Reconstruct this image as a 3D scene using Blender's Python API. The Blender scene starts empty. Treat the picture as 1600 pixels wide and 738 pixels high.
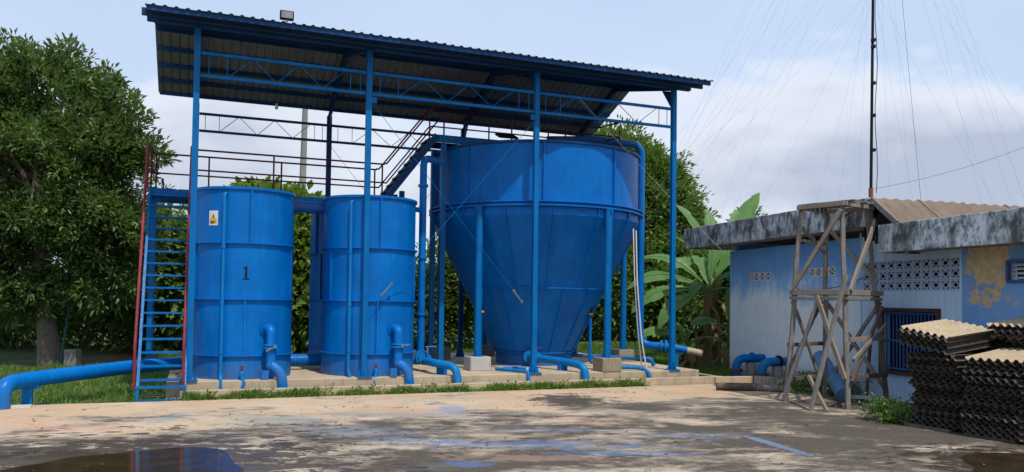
import bpy, math, random
import numpy as np
from math import sin, cos, tan, pi, radians, sqrt, atan2, asin
from mathutils import Vector, Matrix

C = bpy.context.scene.collection
SC = bpy.context.scene
rnd = random.Random(7)

# ------------------------------------------------------------------ camera
H = 1.917
pitch, roll = radians(1.767), radians(0.769)
cd = bpy.data.cameras.new('camera'); cam = bpy.data.objects.new('camera', cd); C.objects.link(cam)
R0 = Vector((1, 0, 0)); U0 = Vector((0, -sin(pitch), cos(pitch))); F0 = Vector((0, cos(pitch), sin(pitch)))
Rr = R0 * cos(roll) + U0 * sin(roll); Ur = -R0 * sin(roll) + U0 * cos(roll)
m = Matrix((Rr, Ur, -F0)).transposed().to_4x4(); m.translation = (0, 0, H)
cam.matrix_world = m
cd.sensor_width = 36; cd.lens = 1242.54 / 1600 * 36; cd.shift_y = 63.59 / 1600
cd.clip_start = 0.1; cd.clip_end = 3000
SC.camera = cam
SC.render.resolution_x = 1024; SC.render.resolution_y = 472

# ------------------------------------------------------------------ sun and sky
SUN_AZ = radians(150)      # clockwise from +Y
SUN_EL = radians(62)
sd = Vector((sin(SUN_AZ) * cos(SUN_EL), cos(SUN_AZ) * cos(SUN_EL), sin(SUN_EL)))
sl = bpy.data.lights.new('sun', 'SUN'); sl.energy = 3.1; sl.angle = radians(1.0); sl.color = (1.0, 0.94, 0.84)
so = bpy.data.objects.new('sun', sl); C.objects.link(so)
so.rotation_euler = (-sd).to_track_quat('-Z', 'Y').to_euler(); so.location = sd * 60
SC.view_settings.view_transform = 'Standard'; SC.view_settings.look = 'None'
SC.view_settings.gamma = 1; SC.view_settings.exposure = 0.24

W = bpy.data.worlds.new('World'); SC.world = W; W.use_nodes = True
def build_world():
    nt = W.node_tree; nt.nodes.clear(); N = nt.nodes.new; L = nt.links.new
    out = N('ShaderNodeOutputWorld')
    sky = N('ShaderNodeTexSky'); sky.sky_type = 'NISHITA'; sky.sun_disc = False
    sky.sun_elevation = SUN_EL; sky.sun_rotation = SUN_AZ; sky.dust_density = 2.0
    b1 = N('ShaderNodeBackground'); b1.inputs[1].default_value = 0.14; L(sky.outputs[0], b1.inputs[0])
    tc = N('ShaderNodeTexCoord'); sep = N('ShaderNodeSeparateXYZ'); L(tc.outputs['Generated'], sep.inputs[0])
    # soft high veil, stretched sideways
    mp = N('ShaderNodeMapping'); mp.inputs['Scale'].default_value = (1, 1, 2.6); L(tc.outputs['Generated'], mp.inputs[0])
    n1 = N('ShaderNodeTexNoise'); n1.inputs['Scale'].default_value = 2.3; n1.inputs['Detail'].default_value = 5; n1.inputs['Roughness'].default_value = .5
    L(mp.outputs[0], n1.inputs['Vector'])
    mr = N('ShaderNodeMapRange'); mr.inputs[1].default_value = .30; mr.inputs[2].default_value = .66
    mr.inputs[3].default_value = .80; mr.inputs[4].default_value = .98; L(n1.outputs[0], mr.inputs[0])
    veil = N('ShaderNodeBackground'); veil.inputs[0].default_value = (.55, .675, .87, 1)
    # veil tone, a little paler towards the horizon
    hz = N('ShaderNodeMapRange'); hz.inputs[1].default_value = 0.0; hz.inputs[2].default_value = .55; L(sep.outputs[2], hz.inputs[0])
    cr = N('ShaderNodeMix'); cr.data_type = 'RGBA'; cr.inputs[6].default_value = (.56, .665, .83, 1); cr.inputs[7].default_value = (.475, .60, .82, 1)
    L(hz.outputs[0], cr.inputs[0]); L(cr.outputs[2], veil.inputs[0])
    m1 = N('ShaderNodeMixShader'); L(mr.outputs[0], m1.inputs[0]); L(b1.outputs[0], m1.inputs[1]); L(veil.outputs[0], m1.inputs[2])
    # cumulus banks low down
    mp2 = N('ShaderNodeMapping'); mp2.inputs['Scale'].default_value = (1, 1, 2.1); mp2.inputs['Location'].default_value = (3.1, 1.25, .32); L(tc.outputs['Generated'], mp2.inputs[0])
    n2 = N('ShaderNodeTexNoise'); n2.inputs['Scale'].default_value = 3.1; n2.inputs['Detail'].default_value = 7; n2.inputs['Roughness'].default_value = .52
    L(mp2.outputs[0], n2.inputs['Vector'])
    band = N('ShaderNodeMapRange'); band.interpolation_type = 'SMOOTHSTEP'; band.inputs[1].default_value = .16; band.inputs[2].default_value = .38; band.inputs[3].default_value = .16; band.inputs[4].default_value = -.05
    L(sep.outputs[2], band.inputs[0])
    # two larger banks in front: tangent coordinates of the view direction
    def mop(op, a, b=None):
        n = N('ShaderNodeMath'); n.operation = op
        for i, q in enumerate((a, b)):
            if q is None: continue
            if isinstance(q, (int, float)): n.inputs[i].default_value = q
            else: L(q, n.inputs[i])
        return n.outputs[0]
    yy = mop('MAXIMUM', sep.outputs[1], .05); ta = mop('DIVIDE', sep.outputs[0], yy); te = mop('DIVIDE', sep.outputs[2], yy)
    add = band.outputs[0]
    for ca, ce, ra, re, k in ((.58, .20, .26, .11, .17), (.30, .15, .22, .07, .12), (-.08, .10, .2, .07, .10)):
        d = mop('SQRT', mop('ADD', mop('POWER', mop('ABSOLUTE', mop('DIVIDE', mop('SUBTRACT', ta, ca), ra)), 2), mop('POWER', mop('ABSOLUTE', mop('DIVIDE', mop('SUBTRACT', te, ce), re)), 2)))
        add = mop('ADD', add, mop('MULTIPLY', mop('MAXIMUM', mop('SUBTRACT', 1.15, d), 0), k))
    ad = N('ShaderNodeMath'); L(n2.outputs[0], ad.inputs[0]); L(add, ad.inputs[1])
    mk = N('ShaderNodeMapRange'); mk.interpolation_type = 'SMOOTHSTEP'; mk.inputs[1].default_value = .56; mk.inputs[2].default_value = .68; L(ad.outputs[0], mk.inputs[0])
    # cloud body: bright tops, grey-violet undersides
    tone = N('ShaderNodeMapRange'); tone.inputs[1].default_value = .60; tone.inputs[2].default_value = .86; L(ad.outputs[0], tone.inputs[0])
    cc = N('ShaderNodeMix'); cc.data_type = 'RGBA'; cc.inputs[6].default_value = (.75, .79, .87, 1); cc.inputs[7].default_value = (.41, .47, .59, 1); L(tone.outputs[0], cc.inputs[0])
    b3 = N('ShaderNodeBackground'); L(cc.outputs[2], b3.inputs[0])
    m2 = N('ShaderNodeMixShader'); L(mk.outputs[0], m2.inputs[0]); L(m1.outputs[0], m2.inputs[1]); L(b3.outputs[0], m2.inputs[2])
    L(m2.outputs[0], out.inputs[0])
build_world()

# ------------------------------------------------------------------ frames
X0, Y0, YAW = -6.14394, 15.24798, radians(21.753)
cY, sY = cos(YAW), sin(YAW)
def F(u, v, z=0.0): return Vector((X0 + u * cY - v * sY, Y0 + u * sY + v * cY, z))
UD = Vector((cY, sY, 0)); VD = Vector((-sY, cY, 0)); ZD = Vector((0, 0, 1))
SLAB = 0.309

# ------------------------------------------------------------------ materials
MATS = {}
def nodes_mat(name):
    m = bpy.data.materials.new(name); m.use_nodes = True
    nt = m.node_tree; b = nt.nodes['Principled BSDF']
    return m, nt, b
def inp(b, k, v):
    if k in b.inputs: b.inputs[k].default_value = v
def noise(nt, vec, scale, detail=4, rough=.55, dist=0):
    n = nt.nodes.new('ShaderNodeTexNoise'); n.inputs['Scale'].default_value = scale; n.inputs['Detail'].default_value = detail
    n.inputs['Roughness'].default_value = rough; n.inputs['Distortion'].default_value = dist
    if vec is not None: nt.links.new(vec, n.inputs['Vector'])
    return n.outputs[0]
def mapping(nt, vec, sc=(1, 1, 1), loc=(0, 0, 0), rot=(0, 0, 0)):
    n = nt.nodes.new('ShaderNodeMapping'); n.inputs['Scale'].default_value = sc; n.inputs['Location'].default_value = loc; n.inputs['Rotation'].default_value = rot
    nt.links.new(vec, n.inputs[0]); return n.outputs[0]
def rng(nt, val, a, b, c=0., d=1., smooth=False):
    n = nt.nodes.new('ShaderNodeMapRange')
    if smooth: n.interpolation_type = 'SMOOTHSTEP'
    for i, x in enumerate((a, b, c, d)): n.inputs[i + 1].default_value = x
    nt.links.new(val, n.inputs[0]); return n.outputs[0]
def mixc(nt, f, a, b):
    n = nt.nodes.new('ShaderNodeMix'); n.data_type = 'RGBA'
    for s, v in ((6, a), (7, b)):
        if isinstance(v, tuple): n.inputs[s].default_value = (*v, 1) if len(v) == 3 else v
        else: nt.links.new(v, n.inputs[s])
    if isinstance(f, (int, float)): n.inputs[0].default_value = f
    else: nt.links.new(f, n.inputs[0])
    return n.outputs[2]
def mth(nt, op, a, b=None, clamp=False):
    n = nt.nodes.new('ShaderNodeMath'); n.operation = op; n.use_clamp = clamp
    for i, v in enumerate((a, b)):
        if v is None: continue
        if isinstance(v, (int, float)): n.inputs[i].default_value = v
        else: nt.links.new(v, n.inputs[i])
    return n.outputs[0]
def bump(nt, b, h, strength=.3, dist=.02):
    n = nt.nodes.new('ShaderNodeBump'); n.inputs['Strength'].default_value = strength; n.inputs['Distance'].default_value = dist
    nt.links.new(h, n.inputs['Height']); nt.links.new(n.outputs[0], b.inputs['Normal'])
def objc(nt): return nt.nodes.new('ShaderNodeTexCoord').outputs['Object']

def paint(name, col, dark, light, rough=.35, streak=.6, metal=0, rust=0.0, bmp=.12, grime=False):
    m, nt, b = nodes_mat(name); v = objc(nt)
    n1 = noise(nt, v, 1.3, 4); n2 = noise(nt, mapping(nt, v, (7, 7, .55)), 1.6, 4, .6)
    n3 = noise(nt, v, 14, 3)
    c = mixc(nt, rng(nt, n1, .35, .68), dark, col)
    c = mixc(nt, rng(nt, n2, .52, .78, 0, streak), c, light)
    c = mixc(nt, rng(nt, n2, .44, .30, 0, streak * .8), c, dark)
    if rust:
        r = mth(nt, 'MULTIPLY', rng(nt, noise(nt, v, 6, 6, .7), .64, .72), rust)
        c = mixc(nt, r, c, (.13, .055, .03))
    if grime:
        sp = nt.nodes.new('ShaderNodeSeparateXYZ'); nt.links.new(v, sp.inputs[0])
        g = mth(nt, 'MULTIPLY', rng(nt, mth(nt, 'SUBTRACT', sp.outputs[2], mth(nt, 'MULTIPLY', n2, .5)), .25, -.35, 0, 1), rng(nt, noise(nt, v, 4, 6, .7), .35, .65))
        g = mth(nt, 'MULTIPLY', g, rng(nt, sp.outputs[2], -.06, -.03))
        c = mixc(nt, mth(nt, 'MULTIPLY', g, .7), c, (.12, .13, .12))
        st = noise(nt, mapping(nt, v, (9, 9, .35), (3, 1, 0)), 1.3, 5, .7)
        c = mixc(nt, rng(nt, st, .60, .78, 0, .45), c, (.03, .07, .16))
        c = mixc(nt, rng(nt, st, .36, .26, 0, .35), c, (.07, .26, .58))
    nt.links.new(c, b.inputs['Base Color'])
    nt.links.new(rng(nt, n3, .3, .7, rough - .08, rough + .12), b.inputs['Roughness'])
    inp(b, 'Metallic', metal); inp(b, 'Specular IOR Level', .16)
    bump(nt, b, noise(nt, v, 2.6, 4, .6), bmp, .03)
    return m
M = {}
M['tank'] = paint('blue_tank_paint', (.0, .148, .50), (.0, .112, .40), (.0, .195, .58), .36, .65, rust=.12, bmp=.35, grime=True)
M['tank_dirty'] = paint('blue_pipe_paint', (.0, .17, .48), (.004, .135, .39), (.05, .26, .53), .42, .6, rust=.35)
M['steel'] = paint('blue_steel_paint', (.0, .14, .40), (.0, .11, .33), (.02, .20, .47), .42, .5, rust=.25)
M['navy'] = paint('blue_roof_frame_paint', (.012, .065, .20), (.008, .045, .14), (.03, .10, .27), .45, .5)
M['red'] = paint('red_rail_paint', (.27, .035, .045), (.16, .025, .03), (.40, .11, .10), .5, .6, rust=.5)
M['red_dark'] = paint('dark_red_rail_paint', (.13, .022, .024), (.08, .016, .018), (.2, .05, .045), .5, .6, rust=.5)
M['wallpaint_steel'] = paint('grille_blue_paint', (.05, .13, .33), (.03, .09, .25), (.12, .22, .42), .5, .6)
M['brown_frame'] = paint('brown_window_frame', (.10, .05, .045), (.06, .03, .03), (.16, .09, .08), .6, .5)
M['grey_metal'] = paint('galvanised_metal', (.30, .31, .32), (.2, .2, .21), (.42, .42, .42), .45, .5, metal=.5)
M['cable'] = paint('dark_cable', (.03, .03, .035), (.02, .02, .02), (.06, .06, .06), .6, .2)
M['white_pvc'] = paint('white_pvc', (.72, .72, .70), (.55, .55, .52), (.8, .8, .8), .4, .4)
M['rope'] = paint('pale_rope', (.42, .40, .33), (.3, .29, .25), (.5, .48, .42), .8, .4)
M['black'] = paint('black_paint', (.012, .012, .014), (.008, .008, .008), (.03, .03, .03), .6, .2)
M['white'] = paint('white_sticker', (.75, .76, .74), (.6, .6, .58), (.8, .8, .8), .5, .4)
M['yellow'] = paint('yellow_print', (.75, .45, .05), (.6, .36, .05), (.8, .5, .1), .5, .3)
M['brass'] = paint('brass_valve', (.42, .22, .06), (.25, .14, .05), (.5, .3, .1), .4, .3, metal=.6)
M['clay_blue'] = paint('faded_blue_pipe', (.12, .26, .45), (.09, .2, .36), (.22, .36, .5), .55, .6)
M['tan_end'] = paint('bare_pipe_end', (.5, .42, .28), (.4, .33, .22), (.6, .52, .38), .7, .4)
M['pole'] = paint('weathered_concrete_pole', (.30, .29, .27), (.22, .22, .21), (.38, .37, .34), .85, .6)
M['inside'] = paint('painted_shade_black', (.018, .022, .03), (.01, .012, .016), (.03, .03, .035), .9, .2)  # near-black base colour stands in for the shade of the unlit room

def concrete(name, a, b_, dark, sc=1.0, mold=.5):
    m, nt, b = nodes_mat(name); v = objc(nt)
    n1 = noise(nt, v, 1.5 * sc, 6, .6); n2 = noise(nt, v, 24 * sc, 4, .6); n3 = noise(nt, mapping(nt, v, (5, 5, .8)), 1.2 * sc, 6, .65)
    c = mixc(nt, rng(nt, n1, .35, .65), a, b_)
    c = mixc(nt, rng(nt, n3, .52, .68, 0, mold), c, dark)
    c = mixc(nt, rng(nt, n2, .35, .7, 0, .3), c, tuple(x * .6 for x in a))
    nt.links.new(c, b.inputs['Base Color']); inp(b, 'Roughness', .88); inp(b, 'Specular IOR Level', .25)
    bump(nt, b, n2, .5, .01); return m
M['slab'] = concrete('slab_concrete', (.42, .34, .24), (.52, .42, .29), (.20, .17, .12), 1, .5)
M['block'] = concrete('grey_block_concrete', (.44, .43, .40), (.52, .50, .45), (.25, .23, .2), 2, .5)
M['block_dirty'] = concrete('stained_block_concrete', (.36, .29, .18), (.26, .23, .17), (.12, .11, .08), 3, .7)
M['old_conc'] = concrete('old_concrete', (.30, .28, .25), (.22, .2, .18), (.08, .08, .07), 2, .7)

def fascia_mat():
    m, nt, b = nodes_mat('mouldy_whitewashed_concrete'); v = objc(nt)
    st = noise(nt, mapping(nt, v, (2.0, 2.0, 1.0)), 1.7, 8, .7, .5); big = noise(nt, v, 1.1, 4, .6); fine = noise(nt, mapping(nt, v, (6, 6, 3.0)), 2.2, 6, .72)
    sep = nt.nodes.new('ShaderNodeSeparateXYZ'); nt.links.new(v, sep.inputs[0])
    c = mixc(nt, rng(nt, big, .4, .6), (.60, .67, .71), (.46, .51, .54))
    k = mth(nt, 'ADD', mth(nt, 'MULTIPLY', st, .75), mth(nt, 'MULTIPLY', big, .35))
    c = mixc(nt, rng(nt, k, .49, .62, 0, .93), c, (.055, .056, .055))
    c = mixc(nt, rng(nt, fine, .50, .62, 0, .75), c, (.08, .08, .08))
    c = mixc(nt, rng(nt, fine, .42, .30, 0, .8), c, (.55, .60, .62))
    nt.links.new(c, b.inputs['Base Color']); inp(b, 'Roughness', .9); inp(b, 'Specular IOR Level', .2)
    bump(nt, b, fine, .4, .02); return m
M['fascia'] = fascia_mat()

def wood(name, a, b_, dark):
    m, nt, b = nodes_mat(name); v = nt.nodes.new('ShaderNodeTexCoord').outputs['Object']
    n1 = noise(nt, v, 3, 6, .6); n2 = noise(nt, mapping(nt, v, (30, 30, 2.5)), 2, 5, .6)
    c = mixc(nt, rng(nt, n1, .35, .65), a, b_); c = mixc(nt, rng(nt, n2, .42, .7, 0, .8), c, dark)
    nt.links.new(c, b.inputs['Base Color']); inp(b, 'Roughness', .9); inp(b, 'Specular IOR Level', .15)
    bump(nt, b, n2, .5, .01); return m
M['wood_grey'] = wood('weathered_grey_timber', (.19, .175, .16), (.27, .25, .23), (.12, .095, .08))
M['wood_tan'] = wood('bare_tan_timber', (.31, .265, .21), (.24, .21, .175), (.2, .14, .09))
M['wood_dark'] = wood('dark_timber', (.12, .085, .07), (.17, .13, .11), (.05, .038, .03))
M['bark'] = wood('tree_bark', (.16, .13, .10), (.22, .19, .15), (.07, .055, .045))
M['banana_stem'] = wood('banana_stem', (.20, .18, .08), (.24, .17, .08), (.08, .05, .03))
M['dry_leaf'] = wood('dry_banana_leaf', (.20, .12, .06), (.28, .19, .10), (.10, .06, .035))

def asbestos():
    m, nt, b = nodes_mat('brown_fibre_cement_roof'); v = objc(nt)
    n1 = noise(nt, v, 1.2, 6, .6); n2 = noise(nt, mapping(nt, v, (.8, 6, 2)), 3, 6, .65)
    c = mixc(nt, rng(nt, n1, .35, .65), (.21, .155, .11), (.155, .115, .08)); c = mixc(nt, rng(nt, n2, .48, .68, 0, .75), c, (.10, .075, .055))
    nt.links.new(c, b.inputs['Base Color']); inp(b, 'Roughness', .95); bump(nt, b, n2, .4, .02); return m
M['asbestos'] = asbestos()

def roofsheet():
    m, nt, b = nodes_mat('aged_corrugated_roof_metal'); v = objc(nt)
    n1 = noise(nt, v, .9, 5, .6); n2 = noise(nt, mapping(nt, v, (6, .6, 1)), 2, 5, .6)
    c = mixc(nt, rng(nt, n1, .35, .65), (.16, .18, .19), (.22, .24, .25)); c = mixc(nt, rng(nt, n2, .48, .7, 0, .5), c, (.15, .155, .15))
    nt.links.new(c, b.inputs['Base Color']); inp(b, 'Roughness', .6); inp(b, 'Metallic', .15); return m
M['roof'] = roofsheet()
M['gutterblue'] = paint('dark_blue_roof_edge', (.02, .055, .12), (.012, .035, .08), (.04, .09, .18), .5, .5)

def leafmat(name, dark, light, trans=.35, rough=.45):
    m, nt, b = nodes_mat(name)
    at = nt.nodes.new('ShaderNodeAttribute'); at.attribute_name = 'tint'
    c = mixc(nt, at.outputs['Fac'], dark, light)
    nt.links.new(c, b.inputs['Base Color']); inp(b, 'Roughness', rough); inp(b, 'Specular IOR Level', .35)
    tr = nt.nodes.new('ShaderNodeBsdfTranslucent'); t2 = mixc(nt, .5, c, (light[0] * 1.3, light[1] * 1.5, light[2] * .6)); nt.links.new(t2, tr.inputs[0])
    mx = nt.nodes.new('ShaderNodeMixShader'); mx.inputs[0].default_value = trans
    nt.links.new(b.outputs[0], mx.inputs[1]); nt.links.new(tr.outputs[0], mx.inputs[2])
    nt.links.new(mx.outputs[0], nt.nodes['Material Output'].inputs[0]); return m
M['leaf1'] = leafmat('glossy_green_leaf', (.024, .052, .019), (.17, .26, .07), .26, .36)
M['leaf2'] = leafmat('mid_green_leaf', (.048, .10, .025), (.19, .28, .065), .32)
M['leaf3'] = leafmat('yellow_green_leaf', (.07, .13, .025), (.25, .34, .07), .35)
M['leaf_dark'] = leafmat('dark_hedge_leaf', (.05, .10, .025), (.19, .28, .06), .35)
M['grass'] = leafmat('lawn_grass_blades', (.06, .13, .018), (.17, .28, .055), .3, .6)
M['banana'] = leafmat('banana_leaf_green', (.09, .21, .06), (.20, .36, .11), .4, .45)

def ground_mat():
    m, nt, b = nodes_mat('lawn_soil'); v = objc(nt)
    n1 = noise(nt, v, .35, 6, .6); n2 = noise(nt, v, 5, 6, .7)
    c = mixc(nt, rng(nt, n1, .48, .66), (.060, .105, .022), (.20, .135, .07)); c = mixc(nt, rng(nt, n2, .4, .7, 0, .7), c, (.03, .05, .014))
    nt.links.new(c, b.inputs['Base Color']); inp(b, 'Roughness', .95); bump(nt, b, n2, .8, .05); return m
M['ground'] = ground_mat()

def yard_mat():
    m, nt, b = nodes_mat('weathered_yard_concrete'); v = objc(nt)   # world metres
    sep = nt.nodes.new('ShaderNodeSeparateXYZ'); nt.links.new(mapping(nt, v, (1, 1, 1), (0, 0, 0)), sep.inputs[0])
    # shelter-frame v distance: (x-X0)*-sY + (y-Y0)*cY
    vd = mth(nt, 'ADD', mth(nt, 'MULTIPLY', sep.outputs[0], -sY), mth(nt, 'MULTIPLY', sep.outputs[1], cY))
    vd = mth(nt, 'ADD', vd, X0 * sY - Y0 * cY)
    ud = mth(nt, 'ADD', mth(nt, 'MULTIPLY', sep.outputs[0], cY), mth(nt, 'MULTIPLY', sep.outputs[1], sY))
    vr = mapping(nt, v, (1, 1, 1), (0, 0, 0), (0, 0, radians(-8)))
    big = noise(nt, mapping(nt, vr, (.20, .30, 1)), 1.0, 5, .6, .4)
    med = noise(nt, mapping(nt, vr, (.55, .85, 1)), 1.0, 7, .66, .3)
    med2 = noise(nt, mapping(nt, vr, (.45, .70, 1), (7.3, 2.1, 0)), 1.0, 7, .68, .3)
    fin = noise(nt, mapping(nt, vr, (1.4, 2.6, 1)), 1.7, 10, .72, .25)
    grit = noise(nt, v, 30, 4, .7)
    warm = mixc(nt, rng(nt, med2, .35, .65), (.45, .31, .195), (.56, .405, .27))
    warm = mixc(nt, rng(nt, fin, .48, .72, 0, .5), warm, (.33, .25, .175))
    zone = rng(nt, vd, -1.6, -5.0, -.072, .108)
    zr = mth(nt, 'MULTIPLY', rng(nt, ud, 1.0, 8.5, -.035, .050), rng(nt, vd, -1.0, -2.6))
    D = mth(nt, 'ADD', mth(nt, 'ADD', mth(nt, 'MULTIPLY', big, .55), mth(nt, 'MULTIPLY', med, .55)), mth(nt, 'ADD', mth(nt, 'MULTIPLY', fin, .40), mth(nt, 'ADD', zone, zr)))   # mean .75
    pale = mixc(nt, rng(nt, med2, .38, .62), (.37, .30, .225), (.50, .41, .31))
    c = mixc(nt, rng(nt, D, .66, .78, 0, .85, True), warm, pale)
    c = mixc(nt, rng(nt, D, .75, .815, 0, .88, True), c, mixc(nt, rng(nt, fin, .4, .6), (.24, .19, .145), (.17, .145, .12)))
    c = mixc(nt, rng(nt, D, .80, .865, 0, .92, True), c, mixc(nt, rng(nt, grit, .4, .62), (.040, .034, .028), (.10, .085, .07)))
    # washed-out light patches inside the dark, thin dark smears inside the light
    c = mixc(nt, mth(nt, 'MULTIPLY', rng(nt, med2, .50, .60, 0, .8), rng(nt, fin, .42, .56)), c, pale)
    c = mixc(nt, mth(nt, 'MULTIPLY', rng(nt, mth(nt, 'ADD', med, mth(nt, 'MULTIPLY', fin, .5)), .83, .93, 0, .65), rng(nt, vd, -1.0, -2.2)), c, (.13, .115, .10))
    # spilt blue paint, brushed in bands
    def blob(cx, cy, rx, ry, rot=0, soft=.5):
        mp = mapping(nt, v, (1 / rx, 1 / ry, 0)); mpn = mp.node
        mpn.vector_type = 'POINT'; mpn.inputs['Location'].default_value = (-cx / rx, -cy / ry, 0)
        ln = nt.nodes.new('ShaderNodeVectorMath'); ln.operation = 'LENGTH'; nt.links.new(mp, ln.inputs[0])
        d = mth(nt, 'ADD', ln.outputs['Value'], mth(nt, 'MULTIPLY', mth(nt, 'SUBTRACT', fin, .5), 5.0))
        return rng(nt, d, 1, 1 - soft, 0, 1, True)
    for cx, cy, rx, ry, col, a in ((.1, 10.75, 2.0, .36, (.12, .19, .34), .5), (1.3, 10.2, 1.1, .2, (.10, .20, .38), .42), (-1.4, 10.9, .8, .2, (.17, .25, .38), .5), (2.6, 11.6, .8, .3, (.13, .17, .27), .45), (.6, 12.0, 1.4, .25, (.16, .18, .24), .5),
                                   (-3.6, 12.6, .9, .5, (.17, .24, .28), .5), (-2.0, 13.3, 1.6, .3, (.16, .20, .24), .5), (-1.1, 14.0, .35, .6, (.10, .22, .42), .55), (-2.3, 11.6, 1.2, .5, (.10, .14, .20), .6),
                                   (-.5, 9.4, .35, .2, (.08, .18, .38), .45), (-5.4, 12.6, .25, .7, (.17, .24, .28), .45),
                                   (.3, 9.8, 1.3, .25, (.40, .24, .19), .4), (-6.6, 11.6, 1.2, .4, (.50, .25, .18), .5), (1.2, 13.0, .9, .5, (.45, .27, .20), .4)):
        c = mixc(nt, mth(nt, 'MULTIPLY', blob(cx, cy, rx, ry), a), c, col)
    vo = nt.nodes.new('ShaderNodeTexVoronoi'); vo.feature = 'DISTANCE_TO_EDGE'; vo.inputs['Scale'].default_value = .38
    wv = nt.nodes.new('ShaderNodeVectorMath'); wv.operation = 'ADD'; nt.links.new(v, wv.inputs[0])
    cn = nt.nodes.new('ShaderNodeTexNoise'); cn.inputs['Scale'].default_value = 1.6; cn.inputs['Detail'].default_value = 6; nt.links.new(v, cn.inputs['Vector']); nt.links.new(cn.outputs['Color'], wv.inputs[1]); nt.links.new(wv.outputs[0], vo.inputs['Vector'])
    c = mixc(nt, mth(nt, 'MULTIPLY', rng(nt, vo.outputs['Distance'], .006, .001, 0, .7), rng(nt, med2, .42, .55)), c, (.08, .065, .05))
    # wet patches: darker and shinier
    wet = None
    for cx, cy, rx, ry in ((-4.4, 8.6, 2.7, 2.5), (1.15, 15.6, .75, .95), (6.4, 9.9, 1.4, 1.1), (-7.0, 8.2, 2.2, 1.3)):
        w = blob(cx, cy, rx, ry, 0, .12); wet = w if wet is None else mth(nt, 'MAXIMUM', wet, w)
    c = mixc(nt, mth(nt, 'MULTIPLY', wet, .86), c, (.042, .030, .020))
    c = mixc(nt, rng(nt, grit, .52, .74, 0, .22), c, (.12, .105, .09))
    c = mixc(nt, rng(nt, grit, .42, .26, 0, .25), c, (.66, .60, .50))
    nt.links.new(c, b.inputs['Base Color'])
    r = mth(nt, 'SUBTRACT', .92, mth(nt, 'MULTIPLY', wet, .55)); nt.links.new(r, b.inputs['Roughness']); inp(b, 'Specular IOR Level', .18)
    bump(nt, b, mth(nt, 'ADD', fin, mth(nt, 'MULTIPLY', grit, .3)), .35, .02)
    return m
M['yard'] = yard_mat()
def water_mat():
    m, nt, b = nodes_mat('puddle_water'); v = objc(nt)
    nt.links.new(mixc(nt, rng(nt, noise(nt, v, 3, 5), .4, .65), (.030, .020, .012), (.05, .032, .018)), b.inputs['Base Color'])
    inp(b, 'Roughness', .09); inp(b, 'Specular IOR Level', .4); inp(b, 'IOR', 1.33)
    bump(nt, b, noise(nt, v, 2.2, 2), .03, .02); return m
M['water'] = water_mat()

def wall_mat():
    m, nt, b = nodes_mat('peeling_blue_wall_paint'); v = objc(nt)   # X along wall, Z up
    sep = nt.nodes.new('ShaderNodeSeparateXYZ'); nt.links.new(v, sep.inputs[0]); x, z = sep.outputs[0], sep.outputs[2]
    n1 = noise(nt, v, .9, 6, .62, .3); n2 = noise(nt, mapping(nt, v, (4, 4, .6)), 1.6, 7, .66); n3 = noise(nt, v, 3.2, 8, .7)
    k = mth(nt, 'ADD', z, mth(nt, 'ADD', mth(nt, 'MULTIPLY', mth(nt, 'SUBTRACT', n1, .5), 3.2), mth(nt, 'MULTIPLY', mth(nt, 'SUBTRACT', n2, .5), 1.6)))
    blue = mixc(nt, rng(nt, n1, .3, .7), (.09, .27, .62), (.17, .40, .74))
    worn = mixc(nt, rng(nt, n3, .35, .7), (.76, .82, .81), (.60, .72, .80))
    mid = mixc(nt, rng(nt, n2, .3, .7), (.24, .48, .78), (.40, .60, .82))
    a = mixc(nt, rng(nt, k, 2.3, 3.1), mid, blue); a = mixc(nt, rng(nt, k, 1.95, 2.5), worn, a)
    a = mixc(nt, rng(nt, mth(nt, 'ADD', z, mth(nt, 'MULTIPLY', n3, .5)), .75, .3, 0, .8), a, (.22, .20, .15))
    # second stretch: pale blue, then strong blue with ochre bare plaster
    pale = mixc(nt, rng(nt, n2, .35, .68), (.38, .58, .80), (.58, .73, .84))
    bl2 = mixc(nt, rng(nt, n1, .3, .7), (.12, .30, .62), (.22, .42, .70))
    c = mixc(nt, rng(nt, x, 5.265, 5.285), a, pale); c2 = mixc(nt, rng(nt, x, 7.92, 7.94), c, bl2)
    px = mth(nt, 'ABSOLUTE', mth(nt, 'SUBTRACT', x, 8.5)); pz = mth(nt, 'ABSOLUTE', mth(nt, 'SUBTRACT', z, 2.62))
    pd = mth(nt, 'ADD', mth(nt, 'MAXIMUM', mth(nt, 'DIVIDE', px, .40), mth(nt, 'DIVIDE', pz, .52)), mth(nt, 'MULTIPLY', mth(nt, 'SUBTRACT', n3, .5), 5.5))
    c3 = mixc(nt, rng(nt, pd, 1.0, .88), c2, mixc(nt, rng(nt, noise(nt, v, 9, 5), .35, .65), (.50, .37, .20), (.64, .50, .30)))
    q = mth(nt, 'MULTIPLY', rng(nt, x, 8.0, 8.1), rng(nt, mth(nt, 'ADD', n3, mth(nt, 'MULTIPLY', rng(nt, z, 1.9, 3.2), .14)), .64, .66))
    c3 = mixc(nt, q, c3, (.52, .38, .2))
    # dirt runs
    c3 = mixc(nt, rng(nt, n2, .66, .8, 0, .45), c3, (.10, .11, .12))
    nt.links.new(c3, b.inputs['Base Color']); inp(b, 'Roughness', .85); inp(b, 'Specular IOR Level', .2)
    bump(nt, b, n3, .35, .015); return m
M['wall'] = wall_mat()
M['vent'] = concrete('vent_block_paint', (.70, .72, .72), (.60, .66, .70), (.3, .32, .34), 4, .4)
M['vent_blue'] = concrete('pale_blue_vent_block', (.42, .56, .74), (.52, .64, .78), (.16, .22, .32), 4, .5)

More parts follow.
